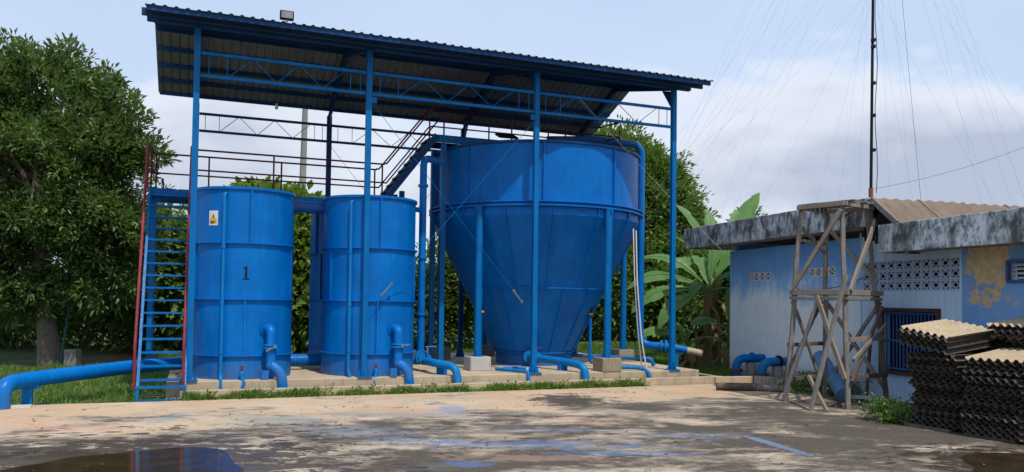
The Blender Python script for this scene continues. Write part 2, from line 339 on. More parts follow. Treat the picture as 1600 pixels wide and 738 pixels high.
def tube_mat(name, a, b_, top):
    m, nt, b = nodes_mat(name); v = objc(nt)
    n1 = noise(nt, v, 4, 6, .65); n2 = noise(nt, mapping(nt, v, (1.2, 14, 14)), 2, 5, .65)
    oi = nt.nodes.new('ShaderNodeObjectInfo').outputs['Random']
    n1 = mth(nt, 'ADD', n1, mth(nt, 'MULTIPLY', mth(nt, 'SUBTRACT', oi, .5), .3)); c = mixc(nt, rng(nt, n1, .35, .65), a, b_); c = mixc(nt, mth(nt, 'MULTIPLY', rng(nt, n2, .48, .66, 0, .8), rng(nt, oi, .1, 1.0, .35, 1.0)), c, top)
    nt.links.new(c, b.inputs['Base Color']); inp(b, 'Roughness', .8); inp(b, 'Specular IOR Level', .25); return m
M['sheet_lit'] = tube_mat('dusty_tan_sunlit_tone', (.42, .33, .22), (.54, .44, .31), (.14, .10, .065))  # dusty tan, with the sunlight on the stack tops put into the colour
M['sheet_shade'] = tube_mat('settler_sheet_shade_tone', (.05, .047, .045), (.10, .085, .07), (.26, .19, .12))  # near-black puts the shade of the deep tube ends into the colour

# ------------------------------------------------------------------ mesh helpers
class MB:
    def __init__(s): s.v = []; s.f = []
    def add(s, vs, fs):
        o = len(s.v); s.v += [Vector(p) for p in vs]; s.f += [tuple(i + o for i in f) for f in fs]; return s
    def box(s, c, sx, sy, sz, ax=None):
        """box centred at c; ax=(X,Y,Z) axes"""
        X, Y, Z = ax or (Vector((1, 0, 0)), Vector((0, 1, 0)), ZD); c = Vector(c)
        vs = [c + X * (sx / 2 * i) + Y * (sy / 2 * j) + Z * (sz / 2 * k) for k in (-1, 1) for j in (-1, 1) for i in (-1, 1)]
        return s.add(vs, [(0, 2, 3, 1), (4, 5, 7, 6), (0, 1, 5, 4), (2, 6, 7, 3), (0, 4, 6, 2), (1, 3, 7, 5)])
    def bar(s, p, q, w, h, up=None):
        p, q = Vector(p), Vector(q); d = (q - p); L = d.length; d.normalize()
        up = Vector(up) if up else (ZD if abs(d.z) < .95 else VD)
        X = d.cross(up).normalized(); Zz = X.cross(d).normalized()
        return s.box((p + q) / 2, w, L, h, (X, d, Zz))
    def tube(s, pts, r, n=12, cap=True):
        pts = [Vector(p) for p in pts]; rs = r if isinstance(r, (list, tuple)) else [r] * len(pts)
        d0 = (pts[1] - pts[0]).normalized(); a = d0.orthogonal().normalized(); vs = []
        for i, p in enumerate(pts):
            if i == 0: t = d0
            elif i == len(pts) - 1: t = (pts[i] - pts[i - 1]).normalized()
            else: t = ((pts[i + 1] - p).normalized() + (p - pts[i - 1]).normalized()).normalized()
            a = (a - t * a.dot(t)).normalized(); b = t.cross(a)
            vs += [p + (a * cos(2 * pi * k / n) + b * sin(2 * pi * k / n)) * rs[i] for k in range(n)]
        fs = [(i * n + k, i * n + (k + 1) % n, (i + 1) * n + (k + 1) % n, (i + 1) * n + k) for i in range(len(pts) - 1) for k in range(n)]
        if cap: fs += [tuple(range(n - 1, -1, -1)), tuple((len(pts) - 1) * n + k for k in range(n))]
        return s.add(vs, fs)
    def lathe(s, c, prof, n=48, a0=0, a1=2 * pi, closed=False):
        """profile [(r,z)] about vertical axis through c"""
        full = abs(a1 - a0 - 2 * pi) < 1e-6; k = n if full else n + 1; c = Vector(c); vs = []
        for r, z in prof: vs += [Vector((c.x + r * cos(a0 + (a1 - a0) * j / n), c.y + r * sin(a0 + (a1 - a0) * j / n), c.z + z)) for j in range(k)]
        P = len(prof); fs = []
        for i in range(P if closed else P - 1):
            i2 = (i + 1) % P
            for j in range(n):
                j2 = (j + 1) % k; fs.append((i * k + j, i * k + j2, i2 * k + j2, i2 * k + j))
        return s.add(vs, fs)
    def build(s, name, mat, parent=None, smooth=None, bevel=0):
        o0 = Vector(parent.get('_o', (0, 0, 0))) if parent is not None else Vector((0, 0, 0))
        me = bpy.data.meshes.new(name); me.from_pydata([tuple(v - o0) for v in s.v], [], s.f); me.update()
        import bmesh
        bm = bmesh.new(); bm.from_mesh(me); bmesh.ops.recalc_face_normals(bm, faces=bm.faces); bm.to_mesh(me); bm.free()
        if smooth:
            me.shade_smooth(); me.set_sharp_from_angle(angle=radians(smooth))
        me.materials.append(mat)
        o = bpy.data.objects.new(name, me); C.objects.link(o)
        if parent is not None: o.parent = parent
        o['_o'] = tuple(o0)
        if bevel:
            md = o.modifiers.new('bevel', 'BEVEL'); md.width = bevel; md.segments = 2; md.limit_method = 'ANGLE'
        return o
def tag(o, label, cat, group=None, kind=None):
    if label: o['label'] = label
    if cat: o['category'] = cat
    if group: o['group'] = group
    if kind: o['kind'] = kind
    return o
def root(name, loc, label, cat, group=None):
    o = bpy.data.objects.new(name, None); C.objects.link(o); o.location = loc; o['_o'] = tuple(loc); o.empty_display_size = .2
    return tag(o, label, cat, group)
def inst(src, parent, matrix, name=None):
    o = bpy.data.objects.new(name or src.name.split('.')[0], src.data); C.objects.link(o); o.parent = parent; o.matrix_basis = matrix; return o
def round_path(pts, r, n=6):
    pts = [Vector(p) for p in pts]; out = [pts[0]]
    for i in range(1, len(pts) - 1):
        a, b, c = pts[i - 1], pts[i], pts[i + 1]
        da, dc = (a - b), (c - b); rr = min(r, da.length * .49, dc.length * .49); p = b + da.normalized() * rr; q = b + dc.normalized() * rr
        out += [(p * (1 - t) ** 2 + b * 2 * t * (1 - t) + q * t * t) for t in [k / n for k in range(n + 1)]]
    return out + [pts[-1]]
def ring_at(mb, p, d, r, w, n=16):
    p, d = Vector(p), Vector(d).normalized(); mb.tube([p - d * w / 2, p + d * w / 2], r, n)
AX = (UD, VD, ZD)

# ------------------------------------------------------------------ ground
def sstep(x, a, b): t = np.clip((x - a) / (b - a), 0, 1); return t * t * (3 - 2 * t)
def terrain(x, y):
    x = np.asarray(x, float); y = np.asarray(y, float)
    vv = -(x - X0) * sY + (y - Y0) * cY
    h = .75 * sstep(vv, 3.5, 13) * sstep(x, -1, 4) + .25 * sstep(vv, 5, 16) * (1 - sstep(x, -1, 4))
    bumps = .035 * np.sin(x * 1.7 + 1.1 * np.sin(y * .9)) * np.sin(y * 1.3 + .7 * np.sin(x * 1.1)) * sstep(vv, -.3, 1)
    return h + bumps * sstep(vv, -.2, 1.0) - .06
def np_mesh(name, V, Fc, mat, tint=None, parent=None):
    me = bpy.data.meshes.new(name); V = np.asarray(V, np.float32); Fc = np.asarray(Fc, np.int32); k = Fc.shape[1]
    me.vertices.add(len(V)); me.vertices.foreach_set('co', V.ravel())
    me.loops.add(Fc.size); me.loops.foreach_set('vertex_index', Fc.ravel())
    me.polygons.add(len(Fc)); me.polygons.foreach_set('loop_start', np.arange(0, Fc.size, k, dtype=np.int32))
    me.update(calc_edges=True); me.validate()
    if tint is not None:
        a = me.attributes.new('tint', 'FLOAT', 'POINT'); a.data.foreach_set('value', np.asarray(tint, np.float32))
    me.materials.append(mat); o = bpy.data.objects.new(name, me); C.objects.link(o)
    if parent is not None: o.parent = parent
    return o
def build_ground():
    ax = np.concatenate([np.array([-1500, -700, -300, -120, -60]), np.arange(-40, 41, .5), np.array([60, 120, 300, 700, 1500])])
    ay = np.concatenate([np.array([-200, -60, -20]), np.arange(0, 61, .5), np.array([80, 120, 200, 400, 800, 1600, 2500])])
    X, Y = np.meshgrid(ax, ay); Z = terrain(X, Y); V = np.stack([X, Y, Z], -1).reshape(-1, 3); nx = len(ax)
    I = np.arange(len(ay) - 1)[:, None] * nx + np.arange(nx - 1)[None]; I = I.ravel()
    o = np_mesh('ground', V, np.stack([I, I + 1, I + 1 + nx, I + nx], 1), M['ground']); o.data.shade_smooth(); o['kind'] = 'structure'
build_ground()
mb = MB(); e = []
for k in range(141):
    u = -35 + k * .5; e.append(F(u, -.46 + .03 * sin(u * 2.1) + .02 * sin(u * 5.3), 0))
far = [F(35, -40, 0), F(-35, -40, 0)]
mb.add(e + far, [tuple(range(len(e) + 2))]); o = mb.build('yard_pavement', M['yard']); o['kind'] = 'structure'
def sheet(name, pts, z, mat, jit=0, sub=1):
    P = [Vector((x, y, z)) for x, y in pts]
    if sub > 1:
        Q = []
        n = len(P)
        for i in range(n):
            p0, p1, p2, p3 = P[i - 1], P[i], P[(i + 1) % n], P[(i + 2) % n]
            for k in range(sub):
                t = k / sub
                q = .5 * ((2 * p1) + (p2 - p0) * t + (2 * p0 - 5 * p1 + 4 * p2 - p3) * t * t + (3 * p1 - p0 - 3 * p2 + p3) * t ** 3)
                q.x += rnd.uniform(-jit, jit); q.y += rnd.uniform(-jit, jit); Q.append(q)
        P = Q
    o = MB().add(P, [tuple(range(len(P)))]).build(name, mat); return o
pud = [(-5.6, 7.2), (-5.55, 8.6), (-5.3, 9.2), (-5.15, 9.5), (-4.8, 9.72), (-4.4, 10.05), (-4.05, 10.2), (-3.65, 10.1), (-3.4, 9.7), (-3.15, 9.2), (-2.95, 8.7), (-3.3, 7.2)]
o = sheet('puddle', pud, .004, M['water'], .012, 6); o['kind'] = 'structure'
o = sheet('puddle', [(5.75, 10.2), (6.3, 10.6), (6.9, 10.3), (6.5, 9.6), (6.0, 8.6), (5.3, 8.9), (5.6, 9.7)], .004, M['water'], .02, 5); o['kind'] = 'structure'
o = sheet('painted_line', [(3.39, 11.51), (3.53, 11.52), (3.88, 10.34), (3.74, 10.26)], .004, paint('worn_line_paint', (.13, .19, .30), (.11, .14, .20), (.24, .26, .30), .85, 1.0), .022, 7); o['kind'] = 'structure'

# kerb and slab
def slab():
    k = root('concrete_kerb', F(-.3, -.42, 0), 'low sunlit concrete kerb running round the foot of the tank platform', 'kerb')
    mb = MB(); z0, z1 = -.12, .17
    pc = lambda u0, u1, v0, v1: mb.box(F((u0 + u1) / 2, (v0 + v1) / 2, (z0 + z1) / 2), u1 - u0, v1 - v0, z1 - z0, AX)
    pc(-.15, 12.0, -.42, -.30); mb.build('front_edge', M['slab'], k, bevel=.01)
    mb = MB(); mb.box(F(11.94, 3.5, .02), .12, 7.6, .28, AX); mb.build('side_edge', M['slab'], k, bevel=.01)
    s = root('concrete_platform', F(0, -.12, 0), 'raised sand coloured concrete platform carrying the blue tanks', 'platform')
    MB().box(F(5.55, 3.44, .1025), 11.9, 7.12, .413, AX).build('slab', M['slab'], s, bevel=.015)
    # trench floor between kerb and slab
    MB().box(F(5.9, -.21, -.02), 12, .18, .10, AX).build('channel_floor', M['old_conc'], s)
slab()

# ------------------------------------------------------------------ shelter
CU = [0, 3.345, 7.161, 10.8]
RIDGE_V, RIDGE_Z, FE_V, FE_Z, BE_V, BE_Z, UL, UR = 2.866, 8.053, -.776, 7.206, 5.422, 7.081, -.906, 11.386
TOP = 7.236
def roofz(v): return FE_Z + (RIDGE_Z - FE_Z) * (v - FE_V) / (RIDGE_V - FE_V) if v < RIDGE_V else RIDGE_Z + (BE_Z - RIDGE_Z) * (v - RIDGE_V) / (BE_V - RIDGE_V)
SH = root('open_steel_shelter', F(0, 0, SLAB), 'tall open blue steel shelter with corrugated roof over the tanks', 'shelter')
def shelter():
    par = SH
    for i, u in enumerate(CU):
        for j, v in enumerate((0, 5.31)):
            zt = roofz(v) - .26
            mb = MB().box(F(u, v, (SLAB + zt) / 2), (.115 if j == 0 else .13), .115, zt - SLAB, AX)
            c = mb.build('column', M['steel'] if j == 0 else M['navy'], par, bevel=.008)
            b = MB().box(F(u, v, SLAB + .012), .30, .30, .02, AX)
            for s1, s2 in ((1, 0), (-1, 0), (0, 1), (0, -1)):
                p = F(u + s1 * .068, v + s2 * .068, SLAB + .02); q = F(u + s1 * .14, v + s2 * .14, SLAB + .02); d = (q - p)
                n = ZD.cross(d).normalized() * .005
                b.add([p - n, q - n, p + ZD * .2 - n, p + n, q + n, p + ZD * .2 + n], [(0, 1, 2), (3, 5, 4), (0, 3, 4, 1), (1, 4, 5, 2), (2, 5, 3, 0)])
            b.build('base_plate', M['steel'], c)
        # rafter: front half and back half, webbed I-section
        for (va, vb) in ((-.06, RIDGE_V), (RIDGE_V, BE_V - .12)):
            mb = MB(); za, zb = roofz(va) - .2, roofz(vb) - .2
            p, q = F(u, va, za), F(u, vb, zb); mb.bar(p, q, .012, .16)
            up = Vector((0, 0, .078)); mb.bar(p + up, q + up, .1, .012); mb.bar(p - up, q - up, .1, .012)
            mb.build('rafter', M['navy'], par)
        # haunch gussets
        t = .008
        for v, s in ((.07, 1), (5.24, -1)):
            mb = MB(); a = F(u, v, roofz(v) - .30); b2 = F(u, v + s * .45, roofz(v + s * .45) - .29); c2 = F(u, v, roofz(v) - .75); n = UD * t
            mb.add([a - n, b2 - n, c2 - n, a + n, b2 + n, c2 + n], [(0, 1, 2), (3, 5, 4), (0, 3, 4, 1), (1, 4, 5, 2), (2, 5, 3, 0)])
            mb.build('gusset', M['navy'], par)
    # purlins
    for v in (-.70, .35, 1.2, 2.05, 2.75, 3.0, 3.65, 4.25, 4.82, 5.38):
        z = roofz(v) - (.055 if v < 5 else .03)
        MB().box(F((UL + UR) / 2 + (0 if v < 3 else 0), v, z), UR - UL - .06, .05, .10, AX).build('purlin', M['navy'], par)
    # eave beam over the front columns and its cap plates
    MB().box(F(5.18, -.0, 7.24), 12.16, .12, .20, AX).build('eave_beam', M['navy'], par, bevel=.006)
    MB().box(F(5.18, -.42, 7.17), 12.3, .06, .14, AX).build('eave_beam', M['gutterblue'], par, bevel=.006)
    # trusses
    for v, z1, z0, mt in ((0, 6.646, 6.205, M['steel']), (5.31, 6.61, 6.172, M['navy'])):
        for i in range(3):
            ua, ub = CU[i] + .068, CU[i + 1] - .068
            MB().box(F((ua + ub) / 2, v, z1), ub - ua, .055, .06, AX).build('truss_chord', mt, par)
            MB().box(F((ua + ub) / 2, v, z0), ub - ua, .055, .06, AX).build('truss_chord', mt, par)
            mb = MB(); L = ub - ua; lo, hi = z0 + .03, z1 - .03
            for f in (.045, .15, .90, .965): MB().tube([F(ua + L * f, v, lo), F(ua + L * f, v, hi)], .008, 6).build('truss_rod', mt, par)
            fs = [.16, .29, .31, .435, .45, .57, .585, .715, .73, .86] if i < 2 else [.10, .25, .27, .40, .42, .56, .58, .72, .74, .88]
            for k in range(0, 10, 2):
                a, b2 = fs[k], fs[k + 1]; up = (k // 2) % 2 == 0
                MB().tube([F(ua + L * a, v, lo if up else hi), F(ua + L * b2, v, hi if up else lo)], .008, 6).build('truss_rod', mt, par)
    # corrugated sheets, each its own piece (0.95 m cover)
    edges = np.linspace(UL, UR, 14)
    for side in (0, 1):
        va, vb = ((FE_V, RIDGE_V + .02) if side == 0 else (BE_V, RIDGE_V - .02))
        for k in range(13):
            ua, ub = edges[k], edges[k + 1] + .02; n = int(round((ub - ua) / .19)); prof = []
            for j in range(n):
                a = ua + (ub - ua) * j / n; w = (ub - ua) / n
                prof += [(a, 0), (a + w * .55, 0), (a + w * .66, .025), (a + w * .88, .025)]
            prof.append((ub, 0)); jv = rnd.uniform(-.02, .02); vs = []; th = .004
            for dz in (0, -th):
                for v, z in ((va + jv, roofz(va)), (vb, RIDGE_Z)):
                    vs += [F(u, v, z + h + dz + .006 * (k % 2)) for u, h in prof]
            m_ = len(prof); fs = []
            for j in range(m_ - 1):
                fs += [(j, j + 1, m_ + j + 1, m_ + j), (2 * m_ + j, 3 * m_ + j, 3 * m_ + j + 1, 2 * m_ + j + 1), (j, 2 * m_ + j, 2 * m_ + j + 1, j + 1), (m_ + j, m_ + j + 1, 3 * m_ + j + 1, 3 * m_ + j)]
            MB().add(vs, fs).build('roof_sheet', M['roof'], par)
    mb = MB(); mb.tube([F(UL, RIDGE_V, RIDGE_Z + .03), F(UR, RIDGE_V, RIDGE_Z + .03)], .08, 10); mb.build('ridge_cap', M['gutterblue'], par)
    # bracing rods with turnbuckles
    def rod(p, q, f):
        mb = MB(); mb.tube([p, q], .0055, 6); r_ = mb.build('brace_rod', M['steel'], par)
        c = p.lerp(q, f); d = (q - p).normalized(); t = MB(); t.tube([c - d * .14, c + d * .14], .016, 8); ring_at(t, c - d * .16, d, .032, .03, 8); ring_at(t, c + d * .16, d, .032, .03, 8)
        t.build('turnbuckle', M['grey_metal'], r_)
    rod(F(CU[1], -.03, 6.10), F(CU[2], -.03, 1.53), .89)
    rod(F(CU[2], -.06, 6.06), F(CU[1], -.06, 1.62), .885)
    rod(F(CU[1], 5.31, 6.1), F(CU[2], 5.31, 1.5), .9)
    rod(F(CU[2], 5.28, 6.1), F(CU[1], 5.28, 1.5), .9)
    for u, v, s in ((CU[1], 0, 1), (CU[2], 0, -1)):
        MB().box(F(u + s * .11, v - .045, 6.07), .10, .012, .12, AX).build('brace_lug', M['steel'], par)
shelter()
# floodlight on the roof edge
fl = root('floodlight', F(1.60, -.55, 7.27), 'small square floodlight standing on the front edge of the roof', 'floodlight')
MB().box(F(1.60, -.55, 7.42), .26, .10, .17, AX).build('lamp_housing', M['black'], fl, bevel=.01)
MB().box(F(1.60, -.605, 7.42), .21, .006, .125, AX).build('lamp_glass', M['grey_metal'], fl)
MB().box(F(1.60, -.55, 7.30), .05, .05, .10, AX).build('bracket', M['grey_metal'], fl)
hb = root('hanging_bulb', F(1.72, 2.6, 6.3), 'bare bulb hanging on a thin wire from the shelter roof at left', 'bulb')
MB().tube([F(1.72, 2.6, 6.42), F(1.70, 2.6, 7.9)], .006, 6).build('wire', M['cable'], hb)
mb = MB(); mb.lathe(F(1.72, 2.6, 6.28), [(0.001, 0), (.03, .01), (.045, .045), (.03, .085), (.02, .14), (.001, .14)], 12); mb.build('lamp_bulb', M['white'], hb, smooth=40)

# ------------------------------------------------------------------ tanks
def cyl_pt(c, r, phi, z):
    """phi degrees from the direction to the camera, + to the right of the picture"""
    base = atan2(-c.y, -c.x); a = base + radians(phi); return Vector((c.x + r * cos(a), c.y + r * sin(a), z)), Vector((cos(a), sin(a), 0))
def tank(cu, cv, label, ribs, sign=False, number=False, outlet=None, vpipe=None, tapphi=None, R=1.0, group='blue cylindrical tanks', top=4.10, valve_side=-1):
    c = F(cu, cv, SLAB); t = root('cylindrical_tank', c, label, 'tank', group)
    z0 = 0
    mb = MB(); hgt = top - SLAB
    mb.lathe(c, [(R, 0), (R, hgt), (R - .012, hgt), (R - .012, .4), (0.001, .4)], 96); mb.build('shell', M['tank'], t, smooth=30)
    mb = MB(); mb.lathe(c, [(R, hgt - .045), (R + .035, hgt - .045), (R + .035, hgt + .006), (R - .02, hgt + .006), (R - .02, hgt - .045)], 96, closed=True); mb.build('rim', M['tank'], t, smooth=30)
    for z in (2.995, 1.885, .775):
        mb = MB(); zz = z - SLAB; mb.lathe(c, [(R + .001, zz - .012), (R + .05, zz - .012), (R + .05, zz + .012), (R + .001, zz + .012)], 96); mb.build('stiffener_ring', M['tank'], t, smooth=30)
    for phi, za, zb in ribs:
        p, n = cyl_pt(c, R + .018, phi, (za + zb) / 2); tg = ZD.cross(n); MB().box(p, .032, .04, zb - za, (tg, n, ZD)).build('seam_rib', M['tank'], t)
        if abs(phi) > 5:
            mb = MB()
            for k in range(int((zb - za) / .07)):
                q, n = cyl_pt(c, R + .012, phi - 2.2, za + .04 + k * .07); mb.box(q, .016, .02, .016, (tg, n, ZD))
            mb.build('bolts', M['tank'], t)
    if vpipe is not None:
        mb = MB(); p, n = cyl_pt(c, R + .085, vpipe, 0); q, _ = cyl_pt(c, R - .05, vpipe, 0)
        zt = 3.96
        path = round_path([Vector((q.x, q.y, zt)), Vector((p.x, p.y, zt)), Vector((p.x, p.y, SLAB + .1)), Vector((p.x, p.y, SLAB + .05)) - VD * .16 , Vector((p.x, p.y, .08)) - VD * .17], .06, 4)
        mb.tube(path, .033, 12); vp = mb.build('overflow_pipe', M['tank_dirty'], t, smooth=50)
        for z in (2.9, 1.8, .85):
            mb = MB(); ring_at(mb, (p.x, p.y, z), ZD, .042, .06, 12); mb.build('coupling', M['tank_dirty'], vp, smooth=40)
    if tapphi is not None:
        p, n = cyl_pt(c, R, tapphi, .47); mb = MB(); r_ = Vector((cY * -.1, 0, 0))
        mb.tube(round_path([p - n * .03, p + n * .13, p + n * .14 - ZD * .12, p + n * .17 - ZD * .2 - UD * .05 * valve_side, p + n * .18 - ZD * .40 - UD * .02], .05, 4), .034, 10); tp = mb.build('drain_tap', M['tank_dirty'], t, smooth=50)
        mb = MB(); mb.tube([p + n * .12, p + n * .12 + ZD * .09], .02, 8); mb.box(p + n * .12 + ZD * .10, .085, .02, .02, (ZD.cross(n), n, ZD)); mb.build('tap_handle', M['red_dark'], tp)
    if outlet is not None:
        p, n = cyl_pt(c, R, outlet, 1.30); down = .56
        a = p + n * .19
        path = round_path([p - n * .02, a, Vector((a.x, a.y, down)), Vector((a.x, a.y, SLAB + .30)), Vector((a.x, a.y, SLAB + .12)) - VD * .10 + UD * .20, Vector((a.x, a.y, .03)) - VD * .12 + UD * .24], .17, 7)
        mb = MB(); mb.tube(path, .098, 20); op = mb.build('outlet_pipe', M['tank'], t, smooth=50)
        mb = MB(); ring_at(mb, (a.x, a.y, .93), ZD, .15, .035, 20); ring_at(mb, (a.x, a.y, .985), ZD, .15, .03, 20); mb.build('flange', M['tank_dirty'], op, smooth=30)
        mb = MB(); tg = ZD.cross(n) * valve_side
        mb.bar(Vector((a.x, a.y, .96)) + n * .12, Vector((a.x, a.y, .93 + .05 * valve_side)) + n * .15 + tg * .19, .035, .018); mb.tube([Vector((a.x, a.y, .96)) + n * .08, Vector((a.x, a.y, .96)) + n * .16], .032, 10)
        mb.build('valve_lever', M['grey_metal'], op)
        MB().box(Vector((a.x, a.y, SLAB + .09)) - UD * .12 + n * .03, .14, .14, .18, AX).build('pipe_support', M['tank'], t)
        mb = MB(); ring_at(mb, p + n * .01, n, .15, .02, 20); mb.build('flange', M['tank'], op, smooth=30)
    if number:
        # figure one with flag and foot serif, curved on to the shell
        def patch(mb, pts):
            vs = []
            for off in (.004, .001):
                for x, z in pts:
                    q, n = cyl_pt(c, R + off, number + math.degrees(x / R), 2.405 + z); vs.append(q)
            n_ = len(pts); mb.add(vs, [tuple(range(n_)), tuple(range(2 * n_ - 1, n_ - 1, -1))] + [(i, n_ + i, n_ + (i + 1) % n_, (i + 1) % n_) for i in range(n_)])
        mb = MB()
        patch(mb, [(-.014, -.11), (.026, -.11), (.026, .135), (.004, .135), (-.014, .115)]); patch(mb, [(-.055, .098), (-.055, .078), (-.014, .085), (-.014, .112)]); patch(mb, [(-.055, -.135), (.07, -.135), (.07, -.11), (-.055, -.11)])
        mb.build('number_one', M['black'], t)
    if sign:
        def quad(mb, x0, x1, z0, z1, off, shape=None):
            pts = shape or [(x0, z0), (x1, z0), (x1, z1), (x0, z1)]
            vs = [cyl_pt(c, R + o_, -35 + math.degrees(x / R), 3.48 + z)[0] for o_ in (off, off - .003) for x, z in pts]; n_ = len(pts)
            mb.add(vs, [tuple(range(n_)), tuple(range(2 * n_ - 1, n_ - 1, -1))] + [(i, n_ + i, n_ + (i + 1) % n_, (i + 1) % n_) for i in range(n_)])
        mb = MB()
        for k in range(4): quad(mb, -.10 + k * .05, -.05 + k * .05, -.145, .145, .006)
        sg = mb.build('warning_sign', M['white'], t)
        mb = MB(); quad(mb, 0, 0, 0, 0, .010, [(-.06, -.02), (.06, -.02), (.0, .095)]); quad(mb, -.075, .075, -.115, -.045, .010); quad(mb, -.08, .08, -.035, -.027, .010); mb.build('sign_print', M['yellow'], sg)
        mb = MB(); quad(mb, 0, 0, 0, 0, .0135, [(-.008, .005), (.008, .005), (.008, .06), (-.008, .06)])
        for k in range(3): quad(mb, -.062, .05 - .02 * k, -.068 - k * .017, -.061 - k * .017, .0135)
        mb.build('sign_print', M['black'], sg)
    return t
T1 = tank(.99, 1.06, 'leftmost blue tank with black number 1 and yellow warning sign', [(7.7, 3.01, 4.05), (-63, 1.9, 2.98), (67, 1.9, 2.98), (3, .79, 1.87)], True, 3.0, 28, -20, 1, valve_side=-1)
T2 = tank(3.64, 1.08, 'unnumbered blue tank in the front row, behind the second column', [(13, 3.01, 4.05), (-52, 1.9, 2.98), (73, 1.9, 2.98), (10.5, .79, 1.87)], False, False, 32, -21, 9, valve_side=1)
T3 = tank(3.70, 3.62, 'shaded blue tank in the back row, mostly hidden behind its neighbour', [(-45, 1.9, 2.98), (-55, 3.01, 4.05)], R=1.0)

# conical tank
CC = F(8.37, 2.78, 0)
def cone_tank():
    # rim and flange radii follow the photograph
    t = root('conical_tank', Vector((CC.x, CC.y, SLAB)), 'huge blue cone-bottomed tank standing under the right half of the roof', 'tank')
    c = Vector((CC.x, CC.y, 0)); Rm = 2.68
    mb = MB(); mb.lathe(c, [(2.70, 4.2), (Rm, 4.2), (Rm, 5.64), (Rm - .015, 5.64), (Rm - .015, 4.6), (.001, 4.6)], 144); mb.build('cylinder_shell', M['tank'], t, smooth=30)
    mb = MB(); mb.lathe(c, [(Rm, 5.60), (Rm + .05, 5.60), (Rm + .05, 5.655), (Rm - .03, 5.655), (Rm - .03, 5.60)], 144, closed=True); mb.build('rim', M['navy'], t, smooth=30)
    mb = MB(); mb.lathe(c, [(Rm, 4.215), (2.80, 4.215), (2.80, 4.245), (Rm, 4.245)], 144); mb.lathe(c, [(Rm, 4.125), (2.80, 4.125), (2.80, 4.155), (Rm, 4.155)], 144); mb.lathe(c, [(2.72, 4.15), (2.72, 4.22)], 144); mb.build('flange_ring', M['tank'], t, smooth=30)
    mb = MB(); mb.lathe(c, [(2.70, 4.13), (2.71, 3.93), (1.03, .62)], 30, a0=radians(4), a1=radians(364)); mb.build('cone_shell', M['tank'], t, smooth=4)
    mb = MB(); mb.lathe(c, [(1.0, SLAB), (1.0, .62), (1.08, .62), (1.08, .645), (1.0, .645)], 96); mb.build('base_drum', M['tank'], t, smooth=30)
    mb = MB(); mb.lathe(c, [(1.80, 2.235), (1.875, 2.235), (1.875, 2.265), (1.80, 2.265)], 120); mb.build('stiffener_ring', M['tank'], t, smooth=30)
    for phi in (4, 44, -37, 80, -75):
        p, n = cyl_pt(c, Rm + .02, phi, 4.92); MB().box(p, .04, .045, 1.36, (ZD.cross(n), n, ZD)).build('seam_rib', M['tank'], t)
        mb = MB()
        for k in range(16):
            q, n2 = cyl_pt(c, Rm + .012, phi - 1.1, 4.28 + k * .084); mb.box(q, .018, .02, .018, (ZD.cross(n2), n2, ZD))
        mb.build('bolts', M['tank'], t)
    for phi in range(-166, 180, 24):
        p, n = cyl_pt(c, 2.70, phi + 7, 3.93); q, _ = cyl_pt(c, 1.86, phi + 7, 2.28)
        MB().bar(p, q, .035, .06, n).build('cone_rib', M['tank'], t)
        p, n = cyl_pt(c, 1.84, phi - 4, 2.22); q, _ = cyl_pt(c, 1.05, phi - 4, .64)
        MB().bar(p, q, .03, .05, n).build('cone_rib', M['tank'], t)
        p, n = cyl_pt(c, 2.71, phi + 7, 4.03); MB().box(p, .03, .05, .18, (ZD.cross(n), n, ZD)).build('seam_rib', M['tank'], t)
    # top hatch and mixer base
    mb = MB(); mb.lathe(c + VD * .0, [(.001, 6.05), (.42, 6.02), (.47, 5.9), (.47, 5.75), (.001, 5.75)], 24); mb.build('hatch_cover', M['navy'], t, smooth=40)
    # legs
    for k, ang in enumerate((158.5, 240, 307, 25, 85, 120)):
        a = radians(ang); p = Vector((c.x + 2.76 * cos(a), c.y + 2.76 * sin(a), 0))
        mb = MB(); mb.tube([p + ZD * (SLAB + .31), p + ZD * 4.13], .088, 16); lg = mb.build('leg', M['steel'], t, smooth=40)
        mb = MB(); n = Vector((cos(a), sin(a), 0)); mb.box(p + ZD * (SLAB + .32), .34, .34, .02, (ZD.cross(n), n, ZD)); mb.build('foot_plate', M['steel'], lg)
        MB().box(p + ZD * 4.07 - n * .0, .05, .26, .1, (ZD.cross(n), n, ZD)).build('bracket', M['tank'], lg)
        b = MB().box(p + ZD * (SLAB + .16), .50, .50, .32, AX).build('concrete_block', M['block_dirty'] if ang in (307, 25) else (M['block'] if ang == 240 else M['old_conc']), None, bevel=.015)
        lab = {158.5: 'dark shaded concrete block under the left rear leg of the conical tank', 240: 'clean pale grey concrete block under the front left leg of the conical tank', 307: 'brown stained concrete block under the front right leg of the conical tank',
 25: 'small mossy concrete block under the right rear leg of the conical tank', 85: 'hidden concrete block under the rearmost leg of the conical tank', 120: 'half hidden concrete block behind the narrow cone at its left'}[ang]
        tag(b, lab, 'concrete block', 'concrete blocks under the conical tank legs')
    return t
CT = cone_tank()

